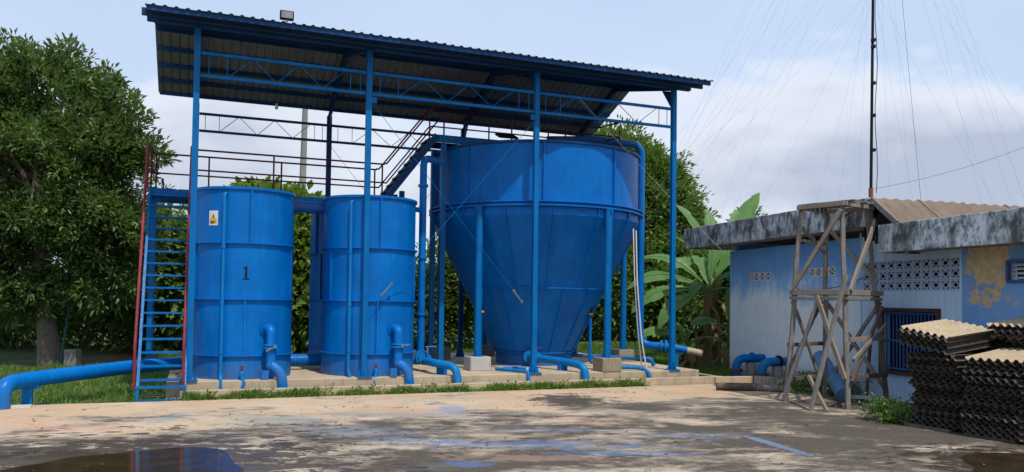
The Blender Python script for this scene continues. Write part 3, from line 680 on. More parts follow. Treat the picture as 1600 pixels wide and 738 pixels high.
# ------------------------------------------------------------------ pipes
def pipe(name, label, path, r, mat, rr=.2, flanges=(), cat='pipe', n=20, smooth=50, extra=None):
    t = root(name, Vector(path[0]), label, cat)
    MB().tube(round_path(path, rr, 7), r, n).build('pipe_run', mat, t, smooth=smooth)
    for p, d, w in flanges:
        mb = MB(); ring_at(mb, p, d, r * 1.45, w, 20); mb.build('flange', mat, t, smooth=30)
    if extra: extra(t)
    return t
def ex(t):
    p = F(-2.62, -.30, 0); MB().box(p + ZD * .14, .16, .13, .38, AX).build('pipe_support', M['tank_dirty'], t); MB().box(p + ZD * .30 + UD * .1, .16, .10, .07, AX).build('pipe_support', M['tank_dirty'], t)
pipe('header_pipe', 'long blue pipe running low over the grass from the far left behind the stair', [F(-2.90, -.86, -.1), F(-2.90, -.86, .41), F(-2.55, -.30, .44), F(-1.02, 1.32, .50), F(.2, 2.05, .52), F(4.75, 2.15, .53)], .135, M['tank'], .38, extra=ex)
o = MB().box(F(-2.75, -.75, .015), .55, .14, .05, AX).build('short_plank', M['white_pvc']); tag(o, 'short whitish plank on the ground at the foot of the long pipe', 'plank')
def ex(t):
    MB().tube(round_path([F(4.62, 1.15, 3.98), F(4.9, 1.3, 3.98)], .1), .06, 12).build('side_branch', M['tank'], t, smooth=50)
    mb = MB()
    for z in (4.55, 2.9, 1.6): ring_at(mb, F(4.9, 1.3, z), ZD, .115, .06, 20)
    mb.build('coupling', M['tank_dirty'], t, smooth=30)
    # valve body with lever at foot
    mb = MB(); ring_at(mb, F(4.9, 1.15, .62), VD, .17, .08, 20); ring_at(mb, F(4.92, .98, .60), VD, .15, .05, 20); mb.build('valve', M['tank_dirty'], t, smooth=30)
    mb = MB(); mb.tube([F(4.95, .9, .72), F(4.95, .9, .86)], .022, 8); mb.bar(F(4.9, .9, .87), F(5.14, .86, .88), .035, .018); mb.build('valve_lever', M['grey_metal'], t)
    MB().box(F(5.12, .32, SLAB + .09), .2, .16, .18, AX).build('pipe_support', M['tank'], t)
pipe('riser_pipe', 'tall blue riser pipe beside the second front tank, feeding the conical tank', [F(5.42, 1.62, 5.2), F(4.9, 1.3, 5.2), F(4.9, 1.3, .52)], .083, M['tank'], .2, extra=ex)
pipe('outlet_pipe_run', 'blue pipe from the riser foot bending down over the platform edge', [F(4.4, 1.35, .54), F(4.9, 1.25, .54), F(4.94, .3, .55), F(5.28, -.18, .50), F(5.33, -.25, .04)], .085, M['tank_dirty'], .18)
def ex(t):
    mb = MB(); ring_at(mb, F(7.8, 1.75, .55), VD + UD * .2, .15, .05); ring_at(mb, F(7.86, 1.45, .55), VD, .145, .05); mb.build('valve', M['tank_dirty'], t, smooth=30)
    mb = MB(); mb.tube([F(7.86, 1.45, .6), F(7.86, 1.45, .78)], .022, 8); mb.bar(F(7.74, 1.45, .79), F(7.98, 1.45, .79), .03, .02); mb.build('valve_lever', M['red'], t)
    MB().box(F(8.14, .55, SLAB + .08), .2, .14, .16, AX).build('pipe_support', M['tank'], t)
pipe('drain_pipe', 'thick blue drain pipe leaving the conical tank base over the platform edge', [F(7.82, 2.3, .55), F(7.82, 1.5, .55), F(8.25, .2, .50), F(8.36, -.16, .45), F(8.38, -.24, .04)], .088, M['tank_dirty'], .2, extra=ex)
def ex(t):
    q = Vector((4.1, 21.66, .75)); d = Vector((.95, -.3, 0)).normalized()
    mb = MB(); ring_at(mb, q, d, .17, .05); ring_at(mb, q + d * .12, d, .17, .05); mb.build('flange', M['tank_dirty'], t, smooth=30)
    MB().box(q + d * .06 + ZD * .2, .06, .06, .2).build('valve_stem', M['black'], t)
    MB().tube([Vector((4.72, 21.51, .665)), Vector((5.15, 21.4, .58))], .09, 18).build('bare_end', M['tan_end'], t, smooth=50)
    MB().box((4.45, 21.58, .33), .14, .14, .62).build('pipe_support', M['tank_dirty'], t)
PX = F(10.42, 3.9, 0)
pipe('overflow_riser', 'large blue pipe looping over the conical tank and down its right side', [Vector((.9, 21.4, 6.30)), Vector((2.2, 21.6, 6.36)), Vector((3.53, 21.85, 6.28)), Vector((3.53, 21.85, .78)), Vector((4.3, 21.6, .74)), Vector((4.75, 21.5, .66))], .098, M['tank'], .32, extra=ex)
pipe('connecting_pipe', 'thick short blue pipe joining the tops of the two front tanks', [F(1.75, 1.5, 3.93), F(2.9, 1.5, 3.93)], .125, M['tank'], .1)
pipe('slab_pipe', 'thin blue pipe lying on the platform left of the third front column', [F(6.55, .75, .36), F(6.8, .3, .36), F(6.98, -.12, .36), F(6.98, -.20, .06)], .04, M['tank_dirty'], .07)
pipe('short_pipe', 'short blue pipe stub lying flat before the cone base', [F(6.78, .9, .36), F(7.3, .75, .36)], .04, M['tank_dirty'], .05)
def ex(t):
    p = F(9.42, 1.62, 0)
    mb = MB(); ring_at(mb, p + ZD * 1.62, ZD, .085, .05, 14); mb.build('valve', M['brass'], t, smooth=30)
    mb = MB(); mb.tube([p + ZD * 1.66, p + ZD * 1.80], .05, 10); ring_at(mb, p + ZD * 1.76, ZD, .075, .03, 12); mb.build('valve_stem', M['black'], t, smooth=30)
pipe('sample_pipe', 'slim upright blue pipe with a brass valve below the cone ring', [F(9.42, 1.62, 2.24), F(9.42, 1.62, .40), F(9.62, 1.5, .38)], .038, M['tank'], .08, extra=ex)
def ex(t):
    p = F(6.42, 1.5, 0); mb = MB(); ring_at(mb, p + ZD * 1.66, ZD, .085, .04, 14); mb.build('valve', M['yellow'], t, smooth=30); mb = MB(); ring_at(mb, p + ZD * 1.78, ZD, .07, .1, 12); mb.build('valve_stem', M['black'], t, smooth=30)
pipe('sample_pipe', 'slim blue pipe with a yellow valve just behind the front left leg', [F(6.42, 1.5, 2.2), F(6.42, 1.5, .36), F(6.6, 1.4, .36)], .038, M['tank'], .08, extra=ex)
pipe('cross_pipe', 'level blue pipe crossing the platform behind the stained block', [F(9.2, 2.6, .52), F(10.6, 1.35, .50), F(10.9, 1.1, .50), F(10.95, 1.05, .32)], .05, M['tank'], .12)
pipe('curved_drain', 'short curved blue drain hose right of the stained concrete block', [F(9.5, .25, .38), F(9.9, .05, .38), F(10.05, -.14, .33), F(10.1, -.22, .05)], .045, M['tank_dirty'], .12)
pipe('white_conduit', 'longer of two thin white conduits hanging from the conical tank', [Vector((2.98, 19.6, 3.75)), Vector((3.02, 19.6, 2.6)), Vector((3.12, 19.62, 1.2)), Vector((3.23, 19.65, SLAB))], .018, M['white_pvc'], .3, n=8)
pipe('white_conduit', 'thin white conduit ending upright just right of its longer twin', [Vector((3.04, 19.55, 3.7)), Vector((3.08, 19.55, 2.4)), Vector((3.2, 19.55, 1.0)), Vector((3.33, 19.56, SLAB))], .018, M['white_pvc'], .3, n=8)

# ------------------------------------------------------------------ walkways and stairs
def rails(par, pts, z_top, post_us=None, mat=None, r=.021, mid=.42, post=True, posts=None):
    """top and mid rail along points (already at floor level), posts at listed indices"""
    mb = MB(); mb.tube([p + ZD * z_top for p in pts], r, 10); mb.build('handrail', mat, par, smooth=50)
    mb = MB(); mb.tube([p + ZD * mid for p in pts], r * .9, 10); mb.build('mid_rail', mat, par, smooth=50)
    for p in (posts or []):
        MB().tube([p - ZD * .05, p + ZD * z_top], r * .95, 8).build('rail_post', mat, par, smooth=50)
WZ = 4.22
def walkway_low():
    t = root('lower_walkway', F(0, 2.55, WZ), 'lower walkway with dark red rails passing above the cylindrical tanks', 'walkway')
    for v in (2.12, 2.98):
        mb = MB(); mb.box(F(1.78, v, WZ - .10), 5.25, .05, .20, AX); mb.build('side_beam', M['steel'], t)
    for k in range(10):
        ua = -.85 + k * .53; MB().box(F(ua + .25, 2.55, WZ + .012), .50, .80, .02, AX).build('deck_plate', M['navy'], t)
    for v in (2.12, 2.98):
        ua, ub = (-.0 if v < 2.5 else -.85), 4.17
        ps = [F(u, v, WZ) for u in ([.02, 1.65, 4.12] if v < 2.5 else [-.8, .3, 1.9, 4.12])]
        rails(t, [F(ua, v, WZ), F(ub, v, WZ)], .90, mat=M['red_dark'], mid=.46, posts=ps)
    rails(t, [F(-.86, 2.98, WZ), F(-.86, 2.15, WZ)], .90, mat=M['red_dark'], mid=.46, posts=[F(-.86, 2.15, WZ)])
    for u, v in ((-.82, 2.2), (-.82, 2.95), (4.35, 2.5)):
        MB().box(F(u, v, (WZ - .2 + SLAB) / 2), .10, .10, WZ - .2 - SLAB, AX).build('support_post', M['steel'], t)
    MB().box(F(-.82, 2.57, 1.7), .06, .64, .08, AX).build('cross_brace', M['steel'], t)
walkway_low()
def stair(name, label, p0, p1, wdir, width, n, rail_mat, zoff, mt, step_d=.2, rail_h=.85, newel=True, start=0):
    """p0 bottom and p1 top of the left string; wdir across"""
    t = root(name, p0, label, 'staircase'); d = (p1 - p0).normalized()
    for s in (0, 1):
        o_ = wdir * (width * s); MB().bar(p0 + o_, p1 + o_, .05, .15).build('stringer', mt, t)
    hd = Vector((d.x, d.y, 0)).normalized()
    for k in range(start, n):
        c = p0.lerp(p1, (k + .5) / n) + wdir * (width / 2); MB().box(c + ZD * .02, width - .055, step_d, .035, (wdir, wdir.cross(ZD), ZD)).build('tread', mt, t)
    return t, d, hd
A0, A1 = F(-.87, -.28, .22), F(-.87, 2.05, WZ - .05)
ST, d_, hd_ = stair('steep_stair', 'steep blue stair with red handrails at the left end', A0, A1, UD, .80, 16, M['red'], 0, M['steel'], .17)
for s in (0, 1):
    o_ = UD * (.80 * s)
    MB().box(F(-.87, -.40, .11) + o_, .055, .07, .26, AX).build('foot_post', M['steel'], ST)
    b0 = F(-.90 + .0, -.33, .22) + o_ - UD * (.03 if s == 0 else -.0); b1 = b0 + ZD * .80; top = F(-.93 if s == 0 else -.07, 2.05, WZ + .95)
    mb = MB(); mb.tube(round_path([b0, b1, top], .12, 5), .028, 10); mb.build('handrail', M['red'], ST, smooth=50)
MB().box(F(-.47, -.40, .25), .86, .09, .04, AX).build('bottom_step', M['steel'], ST)
MB().box(F(-.47, -.40, .015), .86, .05, .02, AX).build('floor_bar', M['steel'], ST)
for s in (0, 1): MB().tube([F(-.93 + .86 * s, 2.05, WZ), F(-.93 + .86 * s, 2.05, WZ + .95)], .026, 10).build('rail_post', M['red'], ST)
# upper stair
UZ = 5.93
B0, B1 = F(4.15, 2.12, WZ), F(5.45, 2.12, UZ)
t2, d2, h2 = stair('upper_stair', 'upper blue stair with red rails climbing to the conical tank top', B0, B1, VD, .86, 9, M['red_dark'], 0, M['navy'], .22)
for v in (2.12, 2.98):
    for h, r in ((.92, .021), (.46, .019)):
        mb = MB(); mb.tube([F(4.15, v, WZ + h), F(4.22, v, WZ + h), F(5.47, v, UZ + h - .1), F(5.6, v, UZ + h - .04)], r, 8); mb.build('handrail', M['red_dark'], t2, smooth=50)
for v in (2.2, 2.9): MB().box(F(4.62, v, (WZ + SLAB) / 2 + .1), .11, .11, WZ + .4 - SLAB, AX).build('support_post', M['navy'], t2)
def walkway_up():
    t = root('upper_walkway', F(5.45, 2.55, UZ), 'upper walkway with dark red rails crossing the open top of the conical tank', 'walkway')
    for v in (2.12, 2.98): MB().box(F(8.1, v, UZ - .08), 5.3, .05, .16, AX).build('side_beam', M['steel'] if v < 2.5 else M['navy'], t)
    for k in range(9): MB().box(F(5.75 + k * .585, 2.55, UZ + .012), .56, .8, .02, AX).build('deck_plate', M['navy'], t)
    for v, pu in ((2.12, (5.62, 7.4, 8.9, 10.5)), (2.98, (5.5, 7.1, 8.8, 10.2))):
        rails(t, [F(5.55, v, UZ), F(10.5 if v < 2.5 else 10.3, v, UZ)], .80, mat=M['red_dark'], mid=.40, posts=[F(u, v, UZ - .2) for u in pu])
    rails(t, [F(10.5, 2.12, UZ), F(10.3, 2.98, UZ)], .80, mat=M['red_dark'], mid=.40)
    for u, v in ((5.62, 2.12), (5.62, 2.98)): MB().box(F(u, v, (UZ - .2 + SLAB) / 2), .12, .12, UZ - .2 - SLAB, AX).build('support_post', M['steel'], t)
    # mixer motor bridge
    for k, u in enumerate((7.9, 8.9)): MB().box(F(u, 2.55, UZ - .22), .14, .7, .16, AX).build('cross_beam', M['navy'], t)
    MB().box(F(7.2, 1.95, UZ + .1), .5, .35, .05, (UD, (VD + ZD * .4).normalized(), UD.cross((VD + ZD * .4).normalized()))).build('loose_plate', M['black'], t)
walkway_up()

# ------------------------------------------------------------------ pump house
BTH = radians(16.0)
BM = Matrix.Translation((6.12, 22.3, 0)) @ Matrix.Rotation(BTH - pi / 2, 4, 'Z')
def Bp(x, y, z): return BM @ Vector((x, y, z))
PH = bpy.data.objects.new('pump_house', None); C.objects.link(PH); PH.matrix_world = BM; PH['_o'] = (0, 0, 0)
tag(PH, 'old single storey building with peeling blue walls and mouldy concrete canopies', 'building')
def wall_cells(holes, x0, x1, z0, z1, yf, th):
    xs = sorted({x0, x1, *[h[0] for h in holes], *[h[1] for h in holes]}); zs = sorted({z0, z1, *[h[2] for h in holes], *[h[3] for h in holes]})
    mb = MB(); solid = lambda i, j: 0 <= i < len(xs) - 1 and 0 <= j < len(zs) - 1 and not any(h[0] - 1e-6 <= xs[i] and xs[i + 1] <= h[1] + 1e-6 and h[2] - 1e-6 <= zs[j] and zs[j + 1] <= h[3] + 1e-6 for h in holes)
    ya, yb = yf, yf + th
    for i in range(len(xs) - 1):
        for j in range(len(zs) - 1):
            if not solid(i, j): continue
            a, b, c, d = xs[i], xs[i + 1], zs[j], zs[j + 1]
            mb.add([(a, ya, c), (b, ya, c), (b, ya, d), (a, ya, d)], [(0, 1, 2, 3)]); mb.add([(a, yb, c), (b, yb, c), (b, yb, d), (a, yb, d)], [(3, 2, 1, 0)])
            if not solid(i - 1, j): mb.add([(a, ya, c), (a, yb, c), (a, yb, d), (a, ya, d)], [(0, 3, 2, 1)])
            if not solid(i + 1, j): mb.add([(b, ya, c), (b, yb, c), (b, yb, d), (b, ya, d)], [(0, 1, 2, 3)])
            if not solid(i, j - 1): mb.add([(a, ya, c), (b, ya, c), (b, yb, c), (a, yb, c)], [(0, 3, 2, 1)])
            if not solid(i, j + 1): mb.add([(a, ya, d), (b, ya, d), (b, yb, d), (a, yb, d)], [(0, 1, 2, 3)])
    return mb
def pump_house():
    holes = [(.87, 1.93, 2.548, 2.761), (3.46, 4.42, 2.60, 2.80), (5.317, 7.89, 2.23, 2.86), (5.93, 7.38, .58, 1.84), (8.94, 10.4, 2.39, 2.70)]
    wall_cells(holes, 0, 13.5, -.3, 3.40, 0, .16).build('front_wall', M['wall'], PH)
    mb = MB(); mb.box((.08, 4.1, 1.65), .16, 7.85, 3.9); mb.build('side_wall', M['wall'], PH)
    mb = MB(); mb.box((13.4, 4.1, 1.5), .16, 7.85, 3.6); mb.build('side_wall', M['wall'], PH)
    mb = MB(); mb.box((6.75, 8.1, 1.5), 13.5, .16, 3.6); mb.build('back_wall', M['wall'], PH)
    mb = MB(); mb.box((6.75, .62, 1.55), 13.1, .05, 3.3); mb.build('dark_backing', M['inside'], PH)  # added near-black panel, paints the room's shade close behind the openings
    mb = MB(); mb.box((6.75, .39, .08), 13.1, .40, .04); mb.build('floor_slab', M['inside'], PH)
    # pilaster edges where the paint colour changes
    mb = MB(); mb.box((5.27, -.012, 1.7), .05, .024, 3.6); mb.build('pilaster', M['wall'], PH)
    # canopy left: deep fascia with soffit and roof slab
    def canopy(x0, x1, y0, z0, z1, name):
        mb = MB(); ft = .12
        mb.box(((x0 + x1) / 2, y0 + ft / 2, (z0 + z1) / 2), x1 - x0, ft, z1 - z0); mb.build(name, M['fascia'], PH, bevel=.012)
        mb = MB(); mb.box(((x0 + x1) / 2, (y0 + ft) / 2 + .02, z0 + .10), x1 - x0 - .01, abs(y0 + ft) + .06, .12); mb.build('canopy_soffit', M['old_conc'], PH)
        if x0 < 0: mb = MB(); mb.box((x0 + .06, (y0 + ft) / 2 + 2.0, (z0 + z1) / 2 - .003), .12, abs(y0 + ft) + 4.0, z1 - z0 - .006); mb.build(name, M['fascia'], PH, bevel=.012)
        else: mb = MB(); mb.box((x0 + .06, (y0 + ft) / 2 + .05, (z0 + z1) / 2 - .003), .12, abs(y0 + ft) + .1, z1 - z0 - .006); mb.build(name, M['fascia'], PH, bevel=.012)
    canopy(-1.2, 6.45, -.8, 3.515, 4.09, 'canopy_fascia')
    canopy(6.82, 14.2, -.9, 2.955, 3.50, 'canopy_fascia')
    mb = MB(); mb.box((2.6, 3.9, 3.70), 7.4, 9.1, .12); mb.build('roof_slab', M['old_conc'], PH)
    # side face of left canopy over the back overhang; dark recess between canopies
    
    mb = MB(); mb.tube([(6.0, -.4, 3.26), (6.0, -.4, 3.60)], .10, 12); mb.box((6.0, -.25, 3.50), .22, .4, .09); mb.build('rain_spout', M['black'], PH)
    # fibre-cement gable roof, ridge running inward, sheets as pieces
    rz, rx, ya, yb = 4.06, 6.62, -.86, 8.0
    for side, (xe, ze) in enumerate(((7.85, 3.09), (5.6, 3.72))):
        ys = np.linspace(ya, yb, 9)
        for k in range(8):
            vs = []; n = 8; a, b_ = ys[k], ys[k + 1] + .04
            for dz in (0, -.012):
                for f in (0, 1):
                    for j in range(n + 1):
                        y = a + (b_ - a) * j / n; w = .018 * cos(j * pi); x = rx + (xe - rx) * f; z = rz + (ze - rz) * f + w + dz + .008 * (k % 2); vs.append((x, y, z))
            q = n + 1; fs = []
            for j in range(n): fs += [(j, j + 1, q + j + 1, q + j), (2 * q + j, 3 * q + j, 3 * q + j + 1, 2 * q + j + 1), (j, 2 * q + j, 2 * q + j + 1, j + 1), (q + j, q + j + 1, 3 * q + j + 1, 3 * q + j)]
            fs += [(0, q, 3 * q, 2 * q), (n, 2 * q + n, 3 * q + n, q + n)]
            MB().add(vs, fs).build('roof_sheet', M['asbestos'], PH)
    mb = MB(); mb.bar((rx, ya - .03, rz - .03), (7.3, ya - .03, 3.50), .03, .10); mb.build('barge_board', M['wood_grey'], PH)
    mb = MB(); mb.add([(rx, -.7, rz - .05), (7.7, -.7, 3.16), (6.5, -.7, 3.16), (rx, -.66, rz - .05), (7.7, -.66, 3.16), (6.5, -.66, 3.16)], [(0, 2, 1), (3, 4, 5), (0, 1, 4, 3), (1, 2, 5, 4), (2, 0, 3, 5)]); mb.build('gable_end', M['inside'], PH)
    # breeze blocks
    def xblock(w, h, style):
        mb = MB(); t = .026; d = .035
        mb.box((0, d / 2, h / 2 - t / 2), w, d, t); mb.box((0, d / 2, -h / 2 + t / 2), w, d, t); mb.box((-w / 2 + t / 2, d / 2, 0), t, d, h - 2 * t); mb.box((w / 2 - t / 2, d / 2, 0), t, d, h - 2 * t)
        Y = Vector((0, 1, 0))
        def b2(p, q, tt=.022): mb.bar((p[0], .016, p[1]), (q[0], .016, q[1]), tt, .026, up=(0, 1, 0))
        a, c = w / 2 - t, h / 2 - t
        if style == 'x': b2((-a, -c), (a, c), .022); b2((-a, c), (a, -c), .0215)
        else:
            for s1, s2 in ((1, 1), (1, -1), (-1, -1), (-1, 1)): b2((s1 * a * .93, 0), (0, s2 * c * .93), .020)
        return mb
    first = {}
    def place(key, w, h, style, mat, x, z):
        if key not in first:
            first[key] = xblock(w, h, style).build('vent_block', mat, PH); o = first[key]
        else: o = inst(first[key], PH, Matrix.Identity(4))
        o.location = (x, .008, z)
    for k in range(4):
        if k > 0: place('a', .258, .21, 'x', M['vent'], .87 + .265 * (k + .5), 2.6545)
    mb = MB(); mb.box((1.0, .08, 2.748), .25, .1, .02); mb.box((1.0, .08, 2.560), .25, .1, .02); mb.box((.885, .08, 2.654), .02, .1, .16); mb.box((.98, .08, 2.654), .014, .05, .16); mb.build('broken_vent_frame', M['vent'], PH)
    for k in range(4): place('b', .234, .195, 'x', M['vent'], 3.46 + .24 * (k + .5), 2.70)
    for r in range(3):
        for k in range(11): place('c', .227, .203, 'd', M['vent_blue'], 5.317 + .2339 * (k + .5), 2.23 + .21 * (r + .5))
    # barred window
    W_ = MB(); W_.box((6.655, -.02, 1.85), 1.58, .09, .07); W_.box((6.655, -.02, .57), 1.58, .09, .07); W_.box((5.90, -.02, 1.21), .07, .09, 1.21); W_.box((7.41, -.02, 1.21), .07, .09, 1.21)
    wf = W_.build('window_frame', M['brown_frame'], PH)
    for z in (1.78, 1.22, .65): MB().box((6.655, .03, z), 1.43, .03, .04).build('grille_rail', M['wallpaint_steel'], wf)
    x = 5.99
    while x < 7.36:
        MB().box((x, .034, 1.21), .026, .018, 1.18).build('grille_bar', M['wallpaint_steel'], wf); x += .0935
    W_ = MB(); W_.box((9.67, -.01, 2.72), 1.54, .07, .05); W_.box((9.67, -.01, 2.37), 1.54, .07, .05); W_.box((8.92, -.01, 2.545), .05, .07, .30); lf = W_.build('louvre_frame', M['wallpaint_steel'], PH)
    for z in (2.43, 2.51, 2.59, 2.66): MB().box((9.67, .06, z), 1.44, .06, .012, (Vector((1, 0, 0)), Vector((0, .8, .6)), Vector((0, -.6, .8)))).build('louvre_slat', M['vent'], lf)
pump_house()

# ------------------------------------------------------------------ timber tower
def tower():
    c = Vector((6.43, 15.83, 0)); t = root('timber_tower', c, 'rickety four-legged timber tower of grey poles in front of the building', 'tower')
    base = {'A': Vector((5.49, 15.92, 0)), 'C': Vector((6.28, 14.85, 0)), 'D': Vector((7.41, 15.72, 0)), 'B': Vector((6.60, 16.78, 0))}
    def at(k, z, f=None):
        s = 1 - .34 * z / 3.85; b = base[k] - c; return c + Vector((b.x * s, b.y * s, z))
    lab = 0
    def bar(p, q, w, h, mat, name='brace'):
        p, q = Vector(p), Vector(q); d = (q - p).normalized(); o_ = Vector((rnd.uniform(-.008, .008), rnd.uniform(-.008, .008), 0))
        n = 4; mb = MB(); pts = [p.lerp(q, i / n) + (Vector((rnd.uniform(-.008, .008), rnd.uniform(-.008, .008), rnd.uniform(-.005, .005))) if 0 < i < n else Vector()) for i in range(n + 1)]
        up = ZD if abs(d.z) < .95 else Vector((0, 1, 0)); X = d.cross(up).normalized(); Zz = X.cross(d).normalized(); vs = []
        for pt in pts: vs += [pt + X * (w / 2 * a) + Zz * (h / 2 * b_) for a, b_ in ((-1, -1), (1, -1), (1, 1), (-1, 1))]
        fs = [(i * 4 + k, i * 4 + (k + 1) % 4, i * 4 + 4 + (k + 1) % 4, i * 4 + 4 + k) for i in range(n) for k in range(4)] + [(3, 2, 1, 0), tuple(n * 4 + k for k in range(4))]
        o = mb.add(vs, fs); return mb.build(name, mat, t, bevel=.004)
    g, tn, dk = M['wood_grey'], M['wood_tan'], M['wood_dark']
    for k in 'ABCD':
        bar(at(k, -.02), at(k, 2.2), .085, .075, g if k != 'D' else dk, 'leg'); bar(at(k, 2.05) + Vector((.0, .075, 0)), at(k, 3.83) + Vector((0, .075, 0)), .075, .07, g, 'leg')
    faces = (('A', 'C'), ('C', 'D'), ('D', 'B'), ('B', 'A'))
    out = lambda a, b_: ((base[a] + base[b_]) / 2 - c).normalized() * .055
    for a, b_ in faces:
        o_ = out(a, b_)
        e1, e2 = at(a, 2.17), at(b_, 2.17); dd = (e2 - e1).normalized() * .1
        bar(e1 - dd + o_, e2 + dd + o_, .05, .10, tn if (a, b_) != ('D', 'B') else g, 'deck_beam')
        bar(e1 - dd * .6 + o_ - ZD * .115, e2 + dd * .9 + o_ - ZD * .115, .05, .06, g, 'deck_beam')
        e1, e2 = at(a, 3.85), at(b_, 3.85); bar(e1 - dd + o_ * .6 + ZD * .02, e2 + dd + o_ * .6 + ZD * .02, .06, .08, tn if a in 'AC' else g, 'top_beam')
    # top deck boards
    for k in range(6):
        f = (k + .5) / 6; p = at('A', 3.93).lerp(at('B', 3.93), f); q = at('C', 3.93).lerp(at('D', 3.93), f); e_ = (q - p).normalized() * .12
        bar(p - e_, q + e_ * rnd.uniform(.6, 1.8), .13, .025, tn if k % 2 else g, 'deck_board')
    oAC, oCD, oDB, oBA = (out(*f) for f in faces)
    # upper braces
    bar(at('A', 2.25) + oAC * 1.8, at('C', 3.75) + oAC * 1.8, .05, .08, tn); bar(at('C', 2.2) + oCD * 1.9, at('D', 3.6) + oCD * 1.9, .05, .09, tn)
    bar(at('B', 3.5) + oDB, at('D', 2.4) + oDB, .05, .07, tn); bar(at('A', 3.55) + oBA, at('B', 3.0) + oBA, .045, .07, g); bar(at('A', 3.22) + oBA, at('B', 3.2) + oBA, .04, .06, tn)
    # lower cross braces and rails
    bar(at('A', .05) + oAC * 1.7, at('A', 2.1).lerp(at('C', 2.1), .55) + oAC * 1.7, .05, .07, g); bar(at('A', 2.0) + oBA, at('B', .25) + oBA, .045, .07, g); bar(at('A', .35) + oBA * 1.8, at('B', 2.0) + oBA * 1.8, .045, .07, dk)
    bar(at('B', 1.95) + oDB * 1.1, at('D', .2) + oDB * 1.1, .05, .075, g); bar(at('B', .3) + oDB * 2, at('D', 2.0) + oDB * 2, .05, .07, g)
    bar(at('C', .5) + oCD * 1.7, at('D', 1.9) + oCD * 1.7, .05, .075, dk); bar(at('C', .9) + oCD * 2.3, at('D', 1.55) + oCD * 2.3, .05, .07, g)
    bar(at('A', 1.12) + oBA * 1.2, at('B', 1.12) + oBA * 1.2, .04, .08, dk, 'rail'); bar(at('A', .42) + oBA * 1.2, at('B', .44) + oBA * 1.2, .04, .08, dk, 'rail')
    bar(at('C', 1.28) + oCD * 1.1, at('D', 1.3) + oCD * 1.1, .04, .09, tn, 'rail'); bar(at('C', .58) + oCD * 1.2, at('D', .58) + oCD * 1.2, .04, .09, dk, 'rail')
    bar(at('A', 2.1).lerp(at('C', 2.1), .5) + oAC * 2, at('C', .55) + oAC * 1.6, .055, .08, tn)
    return t, at
TW, tat = tower()
def plain_bar(name, p, q, w, h, mat, label, cat):
    o = MB().bar(p, q, w, h).build(name, mat, bevel=.005); return tag(o, label, cat)
plain_bar('timber_prop', (5.47, 14.55, 0), (6.20, 14.75, 2.48), .065, .065, M['wood_grey'], 'long pale pole leaning steeply against the near side of the timber tower', 'pole')
plain_bar('timber_prop', (5.72, 14.42, 0), (5.50, 14.75, .62), .06, .06, M['wood_tan'], 'short tan prop crossing the foot of the leaning pale pole', 'pole')
plain_bar('dark_post', (7.40, 16.6, 0), (7.54, 16.7, 1.35), .05, .06, M['wood_dark'], 'dark thin board leaning on the wall behind the timber tower', 'board')

# antenna mast and its wires
ms = root('antenna_mast', Vector((8.22, 18.2, 4.0)), 'very tall thin antenna mast rising behind the timber tower out of the frame', 'mast')
mb = MB(); mb.tube([(8.22, 18.2, 3.6), (8.22, 18.2, 4.5), (8.27, 18.2, 9.0), (8.31, 18.2, 16.5)], [.034, .034, .030, .026], 10); mb.build('mast_tube', M['black'], ms, smooth=50)
mb = MB(); mb.tube([(8.22, 18.2, 4.05), (8.22, 18.2, 4.62)], .05, 10); mb.build('rusty_collar', paint('rusty_collar_paint', (.30, .09, .04), (.2, .06, .03), (.4, .15, .08), .7, .5), ms, smooth=40)
for z in (5.5, 6.3, 7.05, 7.9, 8.05, 9.3):
    mb = MB(); mb.box((8.26, 18.16, z), .09, .07, .07); mb.build('clamp', M['black'], ms)
mb = MB(); mb.tube([(8.32 + .03 * sin(k * 1.3), 18.15, 4.5 + k * .5) for k in range(20)], .008, 6); mb.build('coax_cable', M['cable'], ms)
def wire(name, p, q, sag, r, label, group=None, mat=None, cat='wire'):
    p, q = Vector(p), Vector(q); n = 16; mb = MB(); mb.tube([p.lerp(q, i / n) - ZD * (4 * sag * (i / n) * (1 - i / n)) for i in range(n + 1)], r, 5); o = mb.build(name, mat or M['cable']); return tag(o, label, cat, group)
k = 0
for i in range(15):
    a = radians(180 + (i - 7) * 7.0 + rnd.uniform(-2, 2)) if i % 2 else radians(155 - i * 4); zt = 15.7 - (i % 5) * 1.6; R_ = 5.6 + (i % 5) * .55
    q = (8.2 + R_ * cos(a), 18.2 + abs(R_ * sin(a)) + 1.5, 2.6)
    wire('antenna_wire', (8.3, 18.2, zt), q, .25, .0013, 'hair-thin antenna wire slanting down to the left of the tall mast', 'fine antenna wires left of the mast', M['grey_metal'])
for i in range(15):
    a = radians(-20 + i * 7.0 + rnd.uniform(-2, 2)); zt = 15.7 - (i % 5) * 1.6; R_ = 5.4 + (i % 4) * .7
    q = (8.2 + R_ * cos(a), 18.2 + abs(R_ * sin(a)) + 1.5, 3.2)
    wire('antenna_wire', (8.3, 18.2, zt), q, .25, .0013, 'hair-thin antenna wire slanting down to the right of the tall mast', 'fine antenna wires right of the mast', M['grey_metal'])
wire('thick_wire', (8.35, 18.2, 16.0), (10.3, 19.9, 4.0), .2, .004, 'darkest of the steep wires just right of the tall mast')
wire('drop_cable', (8.22, 18.2, 4.6), (14.8, 19.8, 6.9), .25, .004, 'cable rising gently from the mast foot to the right edge')
wire('white_rope', F(8.2, -.03, 6.66), Bp(.98, -.02, 2.65), .1, .007, 'pale rope stretched from the shelter truss down to the broken wall vent', mat=M['rope'], cat='rope')
wire('wall_cable', Bp(3.0, -.03, 2.3), Bp(5.5, -.05, 2.55), .12, .008, 'thin dark cable sagging across the blue wall below the second vent')

